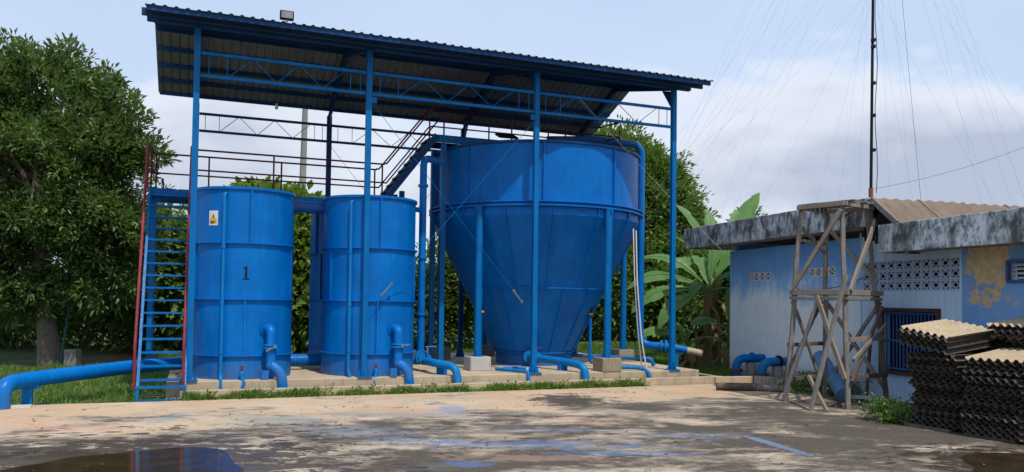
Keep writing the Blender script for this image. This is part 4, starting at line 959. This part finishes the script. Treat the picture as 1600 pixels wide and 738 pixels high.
# pipes at the building corner
def bend(name, label, u0, y0, dirty):
    p = Vector((u0[0], u0[1], 0)); w = Vector((.961, .276, 0)); t = root(name, p, label, 'pipe')
    mb = MB(); pts = [p + ZD * .02, p + ZD * .22, p + ZD * .40 + w * .02, p + ZD * .50 + w * .12, p + ZD * .53 + w * .28, p + ZD * .53 + w * .55]
    mb.tube(round_path([p + ZD * .0, p + ZD * .53, p + ZD * .53 + w * .88], .26, 8), .105, 18); mb.build('elbow', M['tank_dirty'] if dirty else M['tank'], t, smooth=50)
    mb = MB(); ring_at(mb, p + ZD * .20, ZD, .17, .035); ring_at(mb, p + ZD * .25, ZD, .17, .03); mb.build('flange', M['wood_dark'], t, smooth=30)
    mb = MB(); mb.tube([p + w * .42 + ZD * -.05, p + w * .42 + ZD * .42], .13, 14); mb.build('pier', M['old_conc'], t, smooth=40)
    mb = MB(); ring_at(mb, p + ZD * .53 + w * .46, w, .15, .05); mb.build('flange', M['black'] if dirty else M['tank'], t, smooth=30)
bend('bent_pipe', 'bright blue pipe elbow at the outer corner of the building', (5.80, 20.5), 0, False)
bend('bent_pipe', 'rust streaked blue pipe elbow nearer the timber tower', (6.10, 19.35), 0, True)
o = MB().tube([(4.58, 17.75, .09), (5.45, 17.70, .09)], .085, 10).build('fallen_log', M['wood_dark'], smooth=60); tag(o, 'dark round log lying at the building corner', 'log')
o = MB().tube([(5.46, 17.68, .08), (6.15, 17.45, .08)], .07, 10).build('fallen_log', M['wood_grey'], smooth=60); tag(o, 'thinner grey log lying nearer the timber tower', 'log')
o = MB().bar((4.80, 18.75, .09), (5.75, 19.0, .09), .10, .24).build('concrete_beam', M['slab'], bevel=.015); tag(o, 'tan concrete edging piece in front of the bright pipe elbow', 'edging')
o = MB().bar((5.8, 18.95, .10), (6.45, 18.3, .10), .10, .26).build('concrete_beam', M['old_conc'], bevel=.015); tag(o, 'grey concrete edging piece in front of the rusty pipe elbow', 'edging')
t = root('leaning_drum_pipe', (6.60, 16.1, 0), 'wide faded blue plastic pipe leaning against the wall behind the tower', 'pipe')
a, b = Vector((6.72, 16.15, .10)), Vector((6.72, 17.6, .98)); a, b = Vector((6.72, 16.1, .12)), Vector((6.86, 17.7, .78))
MB().tube([a, b], .15, 20).build('pipe_run', M['clay_blue'], t, smooth=50)
for f in (.25, .5, .75): mb = MB(); ring_at(mb, a.lerp(b, f), b - a, .156, .03, 20); mb.build('collar', M['clay_blue'], t, smooth=40)
o = MB().box((7.15, 16.45, .04), .55, .30, .05).build('flat_board', M['white_pvc']); tag(o, 'pale flat board on the ground beside the tower foot', 'board')

# ------------------------------------------------------------------ stacks of settler sheets
fd = Vector((-.455, .890, 0)).normalized(); tdv = Vector((.890, .455, 0)).normalized()      # along the end face (away), and tube axis
def sheet_mesh(width, length, pitch, amp, flip, nseg=1):
    n = int(round(width / pitch)); prof = []
    for j in range(n):
        a = j * pitch; prof += [(a, 0), (a + pitch * .26, 0), (a + pitch * .5, amp), (a + pitch * .76, amp)]
    prof.append((n * pitch, 0)); s = -1 if flip else 1; vs = []
    for dz in (0, .006):
        for L in (0, length): vs += [(x + (pitch / 2 if flip else 0) * 0, L, z * s + dz) for x, z in prof]
    m_ = len(prof); fs = []
    for j in range(m_ - 1): fs += [(j, j + 1, m_ + j + 1, m_ + j), (2 * m_ + j, 3 * m_ + j, 3 * m_ + j + 1, 2 * m_ + j + 1), (j, 2 * m_ + j, 2 * m_ + j + 1, j + 1), (m_ + j, m_ + j + 1, 3 * m_ + j + 1, 3 * m_ + j)]
    me = bpy.data.meshes.new('corrugated_sheet'); me.from_pydata(vs, [], fs); me.update(); return me
PIT, AMP = .126, .040
SHM = {}
def get_sheet(w, L, flip, top):
    k = (w, L, flip, top)
    if k not in SHM:
        me = sheet_mesh(w, L, PIT, AMP, flip); me.materials.append(M['sheet_lit'] if top else M['sheet_shade']); SHM[k] = me
    return SHM[k]
def module(origin, label, w=.94, L=1.1, rows=4, top=False, tilt=0.0, yaw=0.0, rise=0.0):
    """one bundle of corrugated sheets; origin = near bottom corner of its end face"""
    t = bpy.data.objects.new('settler_bundle', None); C.objects.link(t)
    fx = fd; rot = Matrix((fx, tdv, ZD)).transposed().to_4x4()
    t.matrix_world = Matrix.Translation(origin) @ rot @ Matrix.Rotation(yaw, 4, 'Z') @ Matrix.Rotation(tilt, 4, 'Y') @ Matrix.Rotation(rise, 4, 'X')
    tag(t, label, 'sheet bundle', 'stacked bundles of corrugated settler sheets')
    z = .008
    for r in range(rows * 2):
        flip = r % 2 == 1
        me = get_sheet(w, L, flip, top and r >= rows * 2 - 1)
        o = bpy.data.objects.new('corrugated_sheet', me); C.objects.link(o); o.parent = t
        if flip: z += AMP * 2 + .007
        o.location = (rnd.uniform(-.012, .012), rnd.uniform(-.07, .04), z); o.rotation_euler = (0, 0, rnd.uniform(-.02, .02))
        if flip: z += .008
    return t
def stacks():
    o1 = Vector((7.25, 11.25, 0)); h = .30
    names = ['bottom', 'second', 'third', 'fourth', 'top']
    tiers = 4; far_dir = fd
    specs = [  # (distance along face from near corner, distance back along tube axis, tiers, words)
        (-.98, 0.05, 4, 'of the stack cut by the frame edge'),
        (0.0, 0.0, 4, 'of the near stack'),
        (.98, .05, 5, 'of the far left stack'),
        (.0, 1.16, 5, 'of the stack behind the near one'),
        (.98, 1.16, 5, 'of the stack by the barred window')]
    for s, bk, n, words in specs:
        s *= .965
        for k in range(n):
            hh = .285
            p = o1 + fd * s + tdv * bk + ZD * (.04 + hh * k) + fd * rnd.uniform(-.035, .035) + tdv * rnd.uniform(-.10, .08)
            if k == n - 1 and s > .5 and bk < 1: p = p + fd * .14
            word = 'topmost' if k == n - 1 else names[k]
            col = 'sunlight-painted tan' if k == n - 1 else 'black'  # top bundles are coloured as sunlit, lower ones as shaded
            module(p, f'{col} sheet bundle, {word} {words}', rows=3, top=(k == n - 1), tilt=(-.15 if (s > .5 and bk < 1 and k == n - 1) else 0) + rnd.uniform(-.014, .014), yaw=rnd.uniform(-.045, .045), rise=(.11 if k == n - 1 else rnd.uniform(-.01, .02)))
    module(o1 + fd * .25 + tdv * .95 + ZD * 1.475, 'sunlight-painted thin sheet bundle lying highest, set back on top of the stacks', rows=2, top=True, yaw=.05, rise=.12)
    module(o1 - fd * .55 + tdv * 1.25 + ZD * 1.50, 'dusty sunlight-painted upper sheet bundle at the right edge of the frame, raised above the near stack', rows=2, top=True, yaw=-.06, tilt=.03, rise=.10)
    module(o1 - fd * .80 + tdv * 1.16 + ZD * 1.19, 'sunlight-painted sheet bundle behind the near stack, at the frame edge', rows=3, top=True, yaw=.03, rise=.08)
    # dunnage
    for i, s in enumerate((-.9, .1, 1.1)):
        o = MB().bar(o1 + fd * s + ZD * .02 - tdv * .02, o1 + fd * (s + .75) + ZD * .02 - tdv * .02, .08, .04).build('timber_bearer', M['wood_dark'])
        tag(o, ('dark bearer under the stack cut by the frame edge', 'dark bearer under the near sheet stack', 'dark bearer under the far left sheet stack')[i], 'timber')
stacks()

# ------------------------------------------------------------------ vegetation
def rs(seed): return np.random.RandomState(seed)
def leaf_arrays(P, D, Nn, L, Wd, r, fold=.25):
    """P base, D direction, Nn normal-ish -> 4 verts (base, left, tip, right) per leaf, 2 tris"""
    D = D / np.linalg.norm(D, axis=1, keepdims=True); S = np.cross(D, Nn); S /= np.linalg.norm(S, axis=1, keepdims=True) + 1e-9; Nn = np.cross(S, D)
    L = L[:, None]; Wd = Wd[:, None]; mid = P + D * L * .5
    V = np.stack([P, mid - S * Wd / 2 + Nn * Wd * fold, P + D * L - Nn * L * .12, mid + S * Wd / 2 + Nn * Wd * fold], 1).reshape(-1, 3)
    b = np.arange(len(P)) * 4; Fc = np.stack([np.stack([b, b + 1, b + 2], 1), np.stack([b, b + 2, b + 3], 1)], 1).reshape(-1, 3)
    return V, Fc
def foliage(lobes, ncl, per, L, Wd, seed, spread=.28, gap=.0, surf=.6, zmin=None, up=.25, tb=0.0):
    r = rs(seed); lobes = np.array(lobes, float); vol = lobes[:, 3] * lobes[:, 4] * lobes[:, 5]; pr = vol ** .8; pr /= pr.sum()
    idx = r.choice(len(lobes), ncl * 2, p=pr); d = r.normal(size=(ncl * 2, 3)); d /= np.linalg.norm(d, axis=1, keepdims=True)
    rad = surf + (1 - surf) * r.rand(ncl * 2) ** .6; rad *= np.clip(1 + .13 * r.normal(size=ncl * 2), .6, 1.13)
    c = lobes[idx, :3] + d * lobes[idx, 3:] * rad[:, None]
    f = np.sin(c[:, 0] * 2.3 + seed) + np.sin(c[:, 1] * 2.1 + 2 * seed) + np.sin(c[:, 2] * 2.9 + 3 * seed) + .9 * np.sin(c[:, 0] * 5.1 + c[:, 2] * 4.3)
    keep = f > -2.0 + gap * 3
    if zmin is not None: keep &= c[:, 2] > zmin
    c, d = c[keep][:ncl], d[keep][:ncl]; n = len(c)
    ct = r.rand(n) ** 1.5 * .65
    C_ = np.repeat(c, per, 0); Dc = np.repeat(d, per, 0); m_ = len(C_)
    rd = r.normal(size=(m_, 3)); rd /= np.linalg.norm(rd, axis=1, keepdims=True)
    P = C_ + rd * spread * (r.rand(m_, 1) ** .5) * np.array([1, 1, .8])
    D = rd * .8 + Dc * .7 + np.array([0, 0, up]); N_ = r.normal(size=(m_, 3)) * .55 + np.array([0, 0, 1.0])
    Ls = L * (.65 + .6 * r.rand(m_)); V, Fc = leaf_arrays(P, D, N_, Ls, Ls * Wd, r)
    t = np.clip(np.repeat(ct, per) + r.rand(m_) * .35 + tb, 0, 1); return V, Fc, np.repeat(t, 4), c
def tree(name, label, base, lobes, ncl, per, L, Wd, mat, seed, trunk=None, trunk_r=.2, cat='tree', group=None, limbs=22, **kw):
    base = Vector(base); t = root(name, base, label, cat, group)
    V, Fc, ti, c = foliage(lobes, ncl, per, L, Wd, seed, **kw)
    o = np_mesh('crown', V - np.array(base)[None], Fc, mat, ti, t)
    if trunk:
        mb = MB(); pts = [Vector(p) for p in trunk]; n = len(pts)
        mb.tube([p for p in pts], [trunk_r * (1.25 if i == 0 else 1 - .55 * i / (n - 1)) for i in range(n)], 14)
        mb.build('trunk', M['bark'], t, smooth=60)
        r = rs(seed + 5); top = pts[-1]; mb = MB()
        for k in range(limbs):
            q = Vector(c[r.randint(len(c))]); s = pts[max(1, n - 2)].lerp(top, r.rand()); mid = s.lerp(q, .45) + Vector((0, 0, .12 * (q - s).length))
            rr = trunk_r * r.uniform(.16, .4); mb.tube([s, s.lerp(mid, .5) + ZD * .05, mid, q], [rr, rr * .8, rr * .55, rr * .15], 6)
        mb.build('limbs', M['bark'], t, smooth=60)
    return t
# big glossy tree on the left
tree('broadleaf_tree', 'large glossy dark green tree filling the left edge of the view', (-12.6, 21.9, -.03),
     [(-13.6, 22, 5.2, 3.1, 2.7, 3.7), (-11.6, 21.8, 4.7, 1.95, 1.9, 2.9), (-11.3, 22.2, 6.4, 1.1, 1.2, 1.3), (-13.2, 22, 7.6, 1.4, 1.4, 1.2), (-15.8, 22.3, 5.5, 2.4, 2.3, 3.2), (-10.9, 21.6, 3.2, 1.4, 1.4, 1.7), (-12.1, 22.6, 7.5, .8, 1.0, .8), (-13.7, 21.6, 2.6, 2.1, 1.8, 1.4), (-14.2, 22, 8.6, .5, .6, .6), (-15.6, 22, 7.9, 1.5, 1.3, 1.1), (-11.4, 22, 7.9, .4, .5, .4), (-10.5, 22, 7.0, .35, .5, .35), (-10.0, 22, 5.8, .45, .5, .4), (-9.75, 22, 5.0, .35, .5, .3), (-12.5, 22, 8.7, .35, .4, .4)],
     7800, 11, .19, .38, M['leaf1'], 3, trunk=[(-12.6, 21.9, -.2), (-12.75, 21.9, .9), (-13.0, 22, 1.9), (-13.1, 22, 3.6), (-13.2, 22, 5.5)], trunk_r=.30, spread=.21, surf=.24, gap=.44, zmin=.8, limbs=60)
# trees and thickets behind
tree('bushy_tree', 'leafy bush with big pale leaves seen through the stair treads', (-10.5, 25.5, .1), [(-10.6, 25.5, 2.6, 1.7, 1.2, 2.3), (-9.4, 25.8, 3.2, 1.4, 1.1, 2.0), (-8.8, 25.4, 1.5, 1.5, 1.2, 1.5), (-12.0, 25.9, 2.2, 1.7, 1.2, 2.0)], 900, 12, .30, .62, M['leaf2'], 11, spread=.42, surf=.3, up=-.05, tb=.1)
tree('vine_thicket', 'yellow green leafy tree top showing between and above the two front tanks', (-8.2, 27, .1), [(-8.3, 27, 3.3, 1.9, 1.3, 2.2), (-6.9, 27.2, 3.1, 1.1, 1.2, 1.8), (-8.6, 27, 5.0, 1.1, .9, .75), (-7.2, 26.8, 1.4, 1.8, 1.3, 1.5), (-7.2, 27.2, 4.9, .5, .6, .6)], 1000, 12, .34, .6, M['leaf3'], 12, spread=.42, surf=.3, up=0)
tree('dark_thicket', 'dark green thicket behind the riser pipe left of the conical tank', (-2.2, 29, .1), [(-2.8, 29, 2.0, 1.9, 1.3, 1.9), (-.6, 29.3, 2.3, 2.2, 1.3, 1.9), (-4.8, 29, 1.7, 1.7, 1.2, 1.9), (-1.6, 28.8, 3.1, 1.0, 1, .9)], 1800, 13, .22, .45, M['leaf2'], 13, spread=.38, surf=.3)
tree('dark_thicket', 'shaded thicket filling the gap below the cone at the right', (3.2, 31, .5), [(1.6, 31, 2.2, 2.2, 1.4, 2.1), (4.4, 30.6, 2.2, 2.2, 1.4, 2.2), (6.8, 30.8, 2.2, 2.2, 1.4, 2.2), (9.4, 31.5, 2.4, 2.3, 1.5, 2.2)], 2300, 12, .24, .45, M['leaf_dark'], 14, spread=.40, surf=.3)
tree('broadleaf_tree', 'tall round-crowned green tree behind the right end of the shelter', (5.6, 32.5, .6), [(5.1, 32.5, 5.6, 2.5, 2.2, 2.6), (4.2, 32.4, 7.6, 1.7, 1.5, 1.5), (6.75, 32.4, 4.9, 1.3, 1.4, 1.7), (5.9, 32.2, 7.1, 1.1, 1.3, 1.1), (5.4, 32.0, 3.6, 2.4, 1.9, 1.6), (3.0, 32.6, 6.2, 1.6, 1.5, 2.0)],
     3600, 14, .23, .42, M['leaf2'], 15, trunk=[(5.6, 32.5, .4), (5.5, 32.5, 2), (5.3, 32.5, 4.2), (5.2, 32.5, 5.8)], trunk_r=.26, spread=.34, surf=.3, gap=.05, tb=.12)
tree('hedge', 'low dark undergrowth below the large tree at the left', (-15, 26.5, .1), [(-13, 26.5, 1.2, 2.6, 1.2, 1.5), (-17.0, 26.5, 1.3, 2.8, 1.2, 1.7), (-9.8, 26.8, 1.1, 2.2, 1.1, 1.3), (-20.5, 27, 1.6, 2.5, 1.2, 2.0)], 1900, 12, .22, .5, M['leaf_dark'], 16, spread=.36, surf=.3)
tree('slender_tree', 'slim light green sapling in the gap behind the banana plants', (8.9, 29.5, .6), [(8.6, 29.5, 4.0, .85, .8, 1.5), (9.3, 29.6, 3.0, .9, .8, 1.3)], 420, 11, .2, .4, M['leaf2'], 18, trunk=[(8.9, 29.5, .5), (8.8, 29.5, 2.2), (8.7, 29.5, 4.2)], trunk_r=.06, spread=.3, surf=.2, gap=.3, limbs=10)
# distant wood, one mass
def distant():
    lob = []; r = rs(40)
    for k in range(46): x = -62 + k * 2.75; lob.append((x, 48 + r.uniform(-2, 4), r.uniform(.8, 1.6), 2.3, 2, r.uniform(1.6, 3.2)))
    V, Fc, ti, c = foliage(lob, 7000, 9, .42, .5, 41, spread=.6, surf=.3)
    o = np_mesh('distant_wood', V, Fc, M['leaf_dark'], ti); tag(o, 'low far-off belt of trees closing the view behind everything', 'wood', None, 'stuff')
distant()
# concrete utility pole
o = MB().tube([(-8.07, 30.2, 0), (-8.07, 30.2, 3.2), (-7.99, 30.2, 9.6)], [.17, .15, .10], 14).build('utility_pole', M['pole'], smooth=60); tag(o, 'slim grey concrete utility pole standing behind the tanks', 'pole')
# fallen branch behind the pipes
o = MB().tube([(-3.3, 25.5, 1.35), (-2.6, 25.2, 1.15), (-2.0, 25.2, .75), (-1.0, 25.1, .65)], [.05, .045, .04, .02], 7).build('fallen_branch', M['bark'], smooth=60); tag(o, 'pale bare branch fallen across the grass behind the tanks', 'branch')
# little posts under the big tree
t = root('marker_post', (-12.4, 22.2, 0), 'teal painted rod leaning over a short concrete stump under the big tree', 'post')
MB().tube([(-12.25, 21.7, .0), (-12.05, 21.7, 1.7)], .035, 8).build('rod', paint('teal_paint', (.03, .12, .12), (.02, .09, .09), (.06, .18, .18), .6), t)
o = MB().box((-11.95, 21.75, .2), .34, .32, .5).build('concrete_stump', M['old_conc'], bevel=.03); tag(o, 'short square concrete stump on the lawn under the big tree', 'stump')

# banana plants
def banana(name, label, base, leaves, seed, stem_h=2.2, stem_r=.13, dry=8):
    base = Vector(base); t = root(name, base, label, 'banana plant', 'banana plants beside the building'); r = rs(seed)
    top = base + Vector((rnd.uniform(-.05, .05), 0, stem_h)); MB().tube([base - ZD * .1, base + ZD * stem_h * .4, base + ZD * stem_h * .8, top], [stem_r * 1.3, stem_r * 1.1, stem_r * .85, stem_r * .6], 12).build('stem', M['banana_stem'], t, smooth=60)
    for (az, el, L, w, droop) in leaves:
        a = radians(az); d = Vector((cos(a), sin(a), 0)); n = 22; V = []; Fc = []; T = []; rl = -.6 if cos(a) < -.6 else (.5 if cos(a) > .8 else 0); side = ZD.cross(d) * cos(rl) + ZD * sin(rl)
        pts = []; p = top.copy(); ang = radians(el)
        for i in range(n + 1):
            pts.append(p.copy()); p = p + (d * cos(ang) + ZD * sin(ang)) * (L / n); ang -= radians(droop) / n * (.4 + 1.2 * i / n)
        mb = MB(); mb.tube(pts, [.03 * (1 - .85 * i / n) + .004 for i in range(n + 1)], 6); o_m = mb.build('leaf_rib', M['banana'], t, smooth=60)
        a_ = o_m.data.attributes.new('tint', 'FLOAT', 'POINT'); a_.data.foreach_set('value', np.full(len(o_m.data.vertices), .9, np.float32))
        for s in (-1, 1):
            i = 3
            while i < n:
                seg = r.randint(2, 6); j = min(n, i + seg)  # a strip between tears
                tilt = r.uniform(-.25, .12)
                prev = None
                for q in range(i, j + 1):
                    f = (q - 3) / (n - 3); ww = w / 2 * (sin(min(1, f * 1.35 + .08) * pi / 2) if f < .6 else 1) * (1 - max(0, (f - .55) / .45) ** 2.2) * r.uniform(.94, 1.02) + .01
                    tg = (pts[min(n, q + 1)] - pts[max(0, q - 1)]).normalized(); nn = side.cross(tg)
                    row = [pts[q], pts[q] + side * s * ww * .5 + nn * ww * -.10 * -1 * .9 + tg * .04, pts[q] + side * s * ww * .93 - nn * ww * (.10 - tilt) * -1 * -1 + tg * .09 - ZD * ww * .22]
                    b_ = len(V); V += [tuple(x - base) for x in row]; T += [.25 + .5 * r.rand() * .6] * 3
                    if prev is not None:
                        Fc += [(prev, prev + 1, b_ + 1, b_), (prev + 1, prev + 2, b_ + 2, b_ + 1)]
                    prev = b_
                i = j
        np_mesh('leaf', V, Fc, M['banana'], T, t)
    for k in range(dry):
        a = r.uniform(0, 2 * pi); z = stem_h * r.uniform(.35, .95); p = base + ZD * z; q = p + Vector((cos(a), sin(a), 0)) * r.uniform(.25, .55) - ZD * r.uniform(.1, .4); e = q - ZD * r.uniform(.5, min(1.3, z))
        e.z = max(e.z, base.z + .03); V = []; Fc = []; w = r.uniform(.1, .22); sd_ = Vector((-sin(a), cos(a), 0)); pp = round_path([p, q, e], .3, 5)
        for i, x in enumerate(pp):
            f = i / (len(pp) - 1); o_ = sd_ * w * (sin(pi * (.15 + .8 * f))) * (.8 + .4 * r.rand()); V += [tuple(x - o_ - base), tuple(x + Vector((cos(a), sin(a), 0)) * .04 - base), tuple(x + o_ - base)]
            if i: b_ = len(V) - 6; Fc += [(b_, b_ + 1, b_ + 4, b_ + 3), (b_ + 1, b_ + 2, b_ + 5, b_ + 4)]
        np_mesh('dry_leaf', V, Fc, M['dry_leaf'], None, t)
bz = float(terrain(5.9, 24.2))
banana('banana_plant', 'tallest banana plant with broad torn leaves left of the building', (5.95, 24.2, bz),
       [(185, 12, 2.6, .60, 75), (172, 34, 2.7, .62, 90), (160, 55, 2.4, .5, 75), (20, 60, 2.9, .75, 22), (55, 72, 2.3, .5, 30), (-20, 55, 1.9, .45, 90), (205, -5, 2.2, .62, 70), (-75, 45, 1.8, .42, 110), (95, 60, 2.0, .45, 60), (-45, 20, 1.5, .42, 100), (230, 35, 1.4, .35, 120)], 21, 2.35, .13, 9)
banana('banana_plant', 'shorter banana plant with upright young leaves close to the building corner', (6.5, 23.6, bz), [(70, 75, 1.6, .42, 40), (-60, 65, 1.3, .5, 70), (200, 40, 1.4, .45, 80), (20, 50, 1.2, .4, 90)], 22, 1.15, .10, 7)
banana('banana_plant', 'low banana sucker with one drooping leaf near the right column', (5.3, 23.9, bz), [(190, 42, 1.7, .5, 95), (120, 60, 1.2, .35, 70), (-40, 35, 1.3, .45, 90), (250, 60, .9, .3, 80)], 23, .75, .09, 8)
banana('banana_plant', 'very tall banana plant whose leaves rise above the building canopy', (6.55, 25.6, bz), [(30, 62, 3.3, .95, 20), (150, 74, 2.6, .55, 40), (100, 80, 2.2, .5, 25), (150, 62, 1.8, .42, 55), (-10, 40, 1.6, .5, 90), (200, 35, 1.8, .5, 90)], 24, 3.0, .14, 10)

# grass
def grass(name, label, us, vs_, n, hmin, hmax, seed, tint=0.0, clump=1.0, xy=None, z=None):
    r = rs(seed); U = r.uniform(us[0], us[1], n); Vv = r.uniform(vs_[0], vs_[1], n)
    X = X0 + U * cY - Vv * sY; Y = Y0 + U * sY + Vv * cY
    f = .5 + .25 * np.sin(X * 1.9 + seed) * np.sin(Y * 2.3) + .25 * np.sin(X * 5.3 + Y * 3.1); keep = r.rand(n) < (1 - clump) + clump * f * 1.3
    keep &= ~((U > -.06) & (U < 11.99) & (Vv > -.42) & (Vv < 7.2)); X, Y, f = X[keep], Y[keep], f[keep]; m_ = len(X)
    zz = terrain(X, Y) if z is None else np.full(m_, z)
    h = (hmin + (hmax - hmin) * r.rand(m_) ** 1.6) * (.55 + .8 * f); a = r.uniform(0, 2 * pi, m_); w = .006 + .009 * r.rand(m_); lean = r.normal(size=(m_, 2)) * .35
    P = np.stack([X, Y, zz], 1); S = np.stack([np.cos(a), np.sin(a), np.zeros(m_)], 1) * w[:, None]
    mid = P + np.stack([lean[:, 0] * h * .35, lean[:, 1] * h * .35, h * .6], 1); tip = P + np.stack([lean[:, 0] * h, lean[:, 1] * h, h], 1)
    V = np.stack([P - S, P + S, mid + S * .7, mid - S * .7, tip], 1).reshape(-1, 3); b = np.arange(m_) * 5
    Fc = np.concatenate([np.stack([b, b + 1, b + 2], 1), np.stack([b, b + 2, b + 3], 1), np.stack([b + 3, b + 2, b + 4], 1)])
    o = np_mesh(name, V, Fc, M['grass'], np.repeat(np.clip(r.rand(m_) * .8 + tint, 0, 1), 5)); tag(o, label, 'grass', None, 'stuff')
grass('verge_grass', 'tufts of green grass growing along the foot of the kerb', (-.1, 9.9), (-.52, -.40), 17000, .03, .19, 1, .25, 1.0, z=-.01)
grass('lawn_grass', 'rough lawn between the yard and the big tree at the left', (-13, -.05), (-.44, 8), 95000, .03, .15, 2, .12, 1.0)
grass('lawn_grass', 'bright rough lawn to the right of the tank platform', (11.5, 19), (-.40, 9), 80000, .04, .16, 3, .05, .6)
grass('lawn_grass', 'strip of grass behind the tank platform', (-1, 12), (7.2, 14), 70000, .06, .2, 4, 0, .6)
def weeds(name, label, cx, cy, rx, ry, n, seed, h=.3, L=.09):
    r = rs(seed); c = np.stack([cx + r.normal(size=n) * rx, cy + r.normal(size=n) * ry, np.abs(r.normal(size=n)) * h * .5 + .02], 1); per = 7; C_ = np.repeat(c, per, 0); m_ = len(C_)
    rd = r.normal(size=(m_, 3)); V, Fc = leaf_arrays(C_ + rd * .03, rd + np.array([0, 0, .6]), r.normal(size=(m_, 3)) * .5 + np.array([0, 0, 1.]), L * (.6 + .7 * r.rand(m_)), L * .5 * (.6 + .7 * r.rand(m_)), r)
    V[:, 2] = np.maximum(V[:, 2], .004); o = np_mesh(name, V, Fc, M['leaf2'], np.repeat(r.rand(m_), 4)); tag(o, label, 'weeds', None, 'stuff')
weeds('weeds', 'low weeds along the wall foot behind the timber tower', 6.85, 17.7, .32, .45, 330, 61)
weeds('weeds', 'leafy weeds between the tower leg and the sheet stacks', 6.8, 14.3, .22, .32, 120, 62, .2, .07)
weeds('weeds', 'small weed patch at the corner of the dark sheet stack', 6.35, 13.25, .16, .2, 90, 63, .22)
def verge_weeds():
    r = rs(91); P = []
    for k in range(150):
        u = r.uniform(.3, 9.8); v_ = r.uniform(-.53, -.43); P.append(F(u, v_, 0))
    c = np.array([[p.x, p.y, .02 + r.rand() * .13] for p in P]); per = 7; C_ = np.repeat(c, per, 0); m_ = len(C_); rd = r.normal(size=(m_, 3))
    V, Fc = leaf_arrays(C_ + rd * .025, rd + np.array([0, 0, .5]), r.normal(size=(m_, 3)) * .5 + np.array([0, 0, 1.]), .07 * (.5 + r.rand(m_)), .03 * (.5 + r.rand(m_)), r)
    V[:, 2] = np.maximum(V[:, 2], .004); o = np_mesh('weeds', V, Fc, M['leaf3'], np.repeat(r.rand(m_), 4)); tag(o, 'small broad-leaved weeds mixed into the grass along the kerb', 'weeds', None, 'stuff')
verge_weeds()
# scattered leaves, stones and chips on the yard
def debris():
    r = rs(77); n = 230; X = r.uniform(-8, 8, n); Y = r.uniform(8.6, 17, n); vv = -(X - X0) * sY + (Y - Y0) * cY; k = vv < -.6; X, Y = X[k], Y[k]; n = len(X); mb = MB()
    for x, y in zip(X, Y):
        s = r.uniform(.006, .022); a = r.uniform(0, 6.3); mb.box((x, y, s * .25), s * 1.6, s, s * .5, (Vector((cos(a), sin(a), 0)), Vector((-sin(a), cos(a), 0)), ZD))
    o = mb.build('gravel_chips', M['wood_dark']); tag(o, 'small stones and chips scattered over the yard', 'gravel', None, 'stuff')
debris()
def dead_leaves():
    r = rs(78); n = 90; X = r.uniform(-9, 7.5, n); Y = r.uniform(9.5, 17.5, n); vv = -(X - X0) * sY + (Y - Y0) * cY; k = vv < -.5; X, Y = X[k], Y[k]; n = len(X)
    D_ = np.stack([r.normal(size=n), r.normal(size=n), np.abs(r.normal(size=n)) * .15], 1); V, Fc = leaf_arrays(np.stack([X, Y, np.full(n, .008)], 1), D_, np.tile([0, 0, 1.], (n, 1)), .05 + .05 * r.rand(n), .03 + .02 * r.rand(n), r)
    V[:, 2] = np.maximum(V[:, 2], .005); o = np_mesh('fallen_leaves', V, Fc, M['dry_leaf']); tag(o, 'dry brown leaves scattered over the yard', 'leaves', None, 'stuff')
dead_leaves()
for o in bpy.data.objects:
    if '_o' in o: del o['_o']
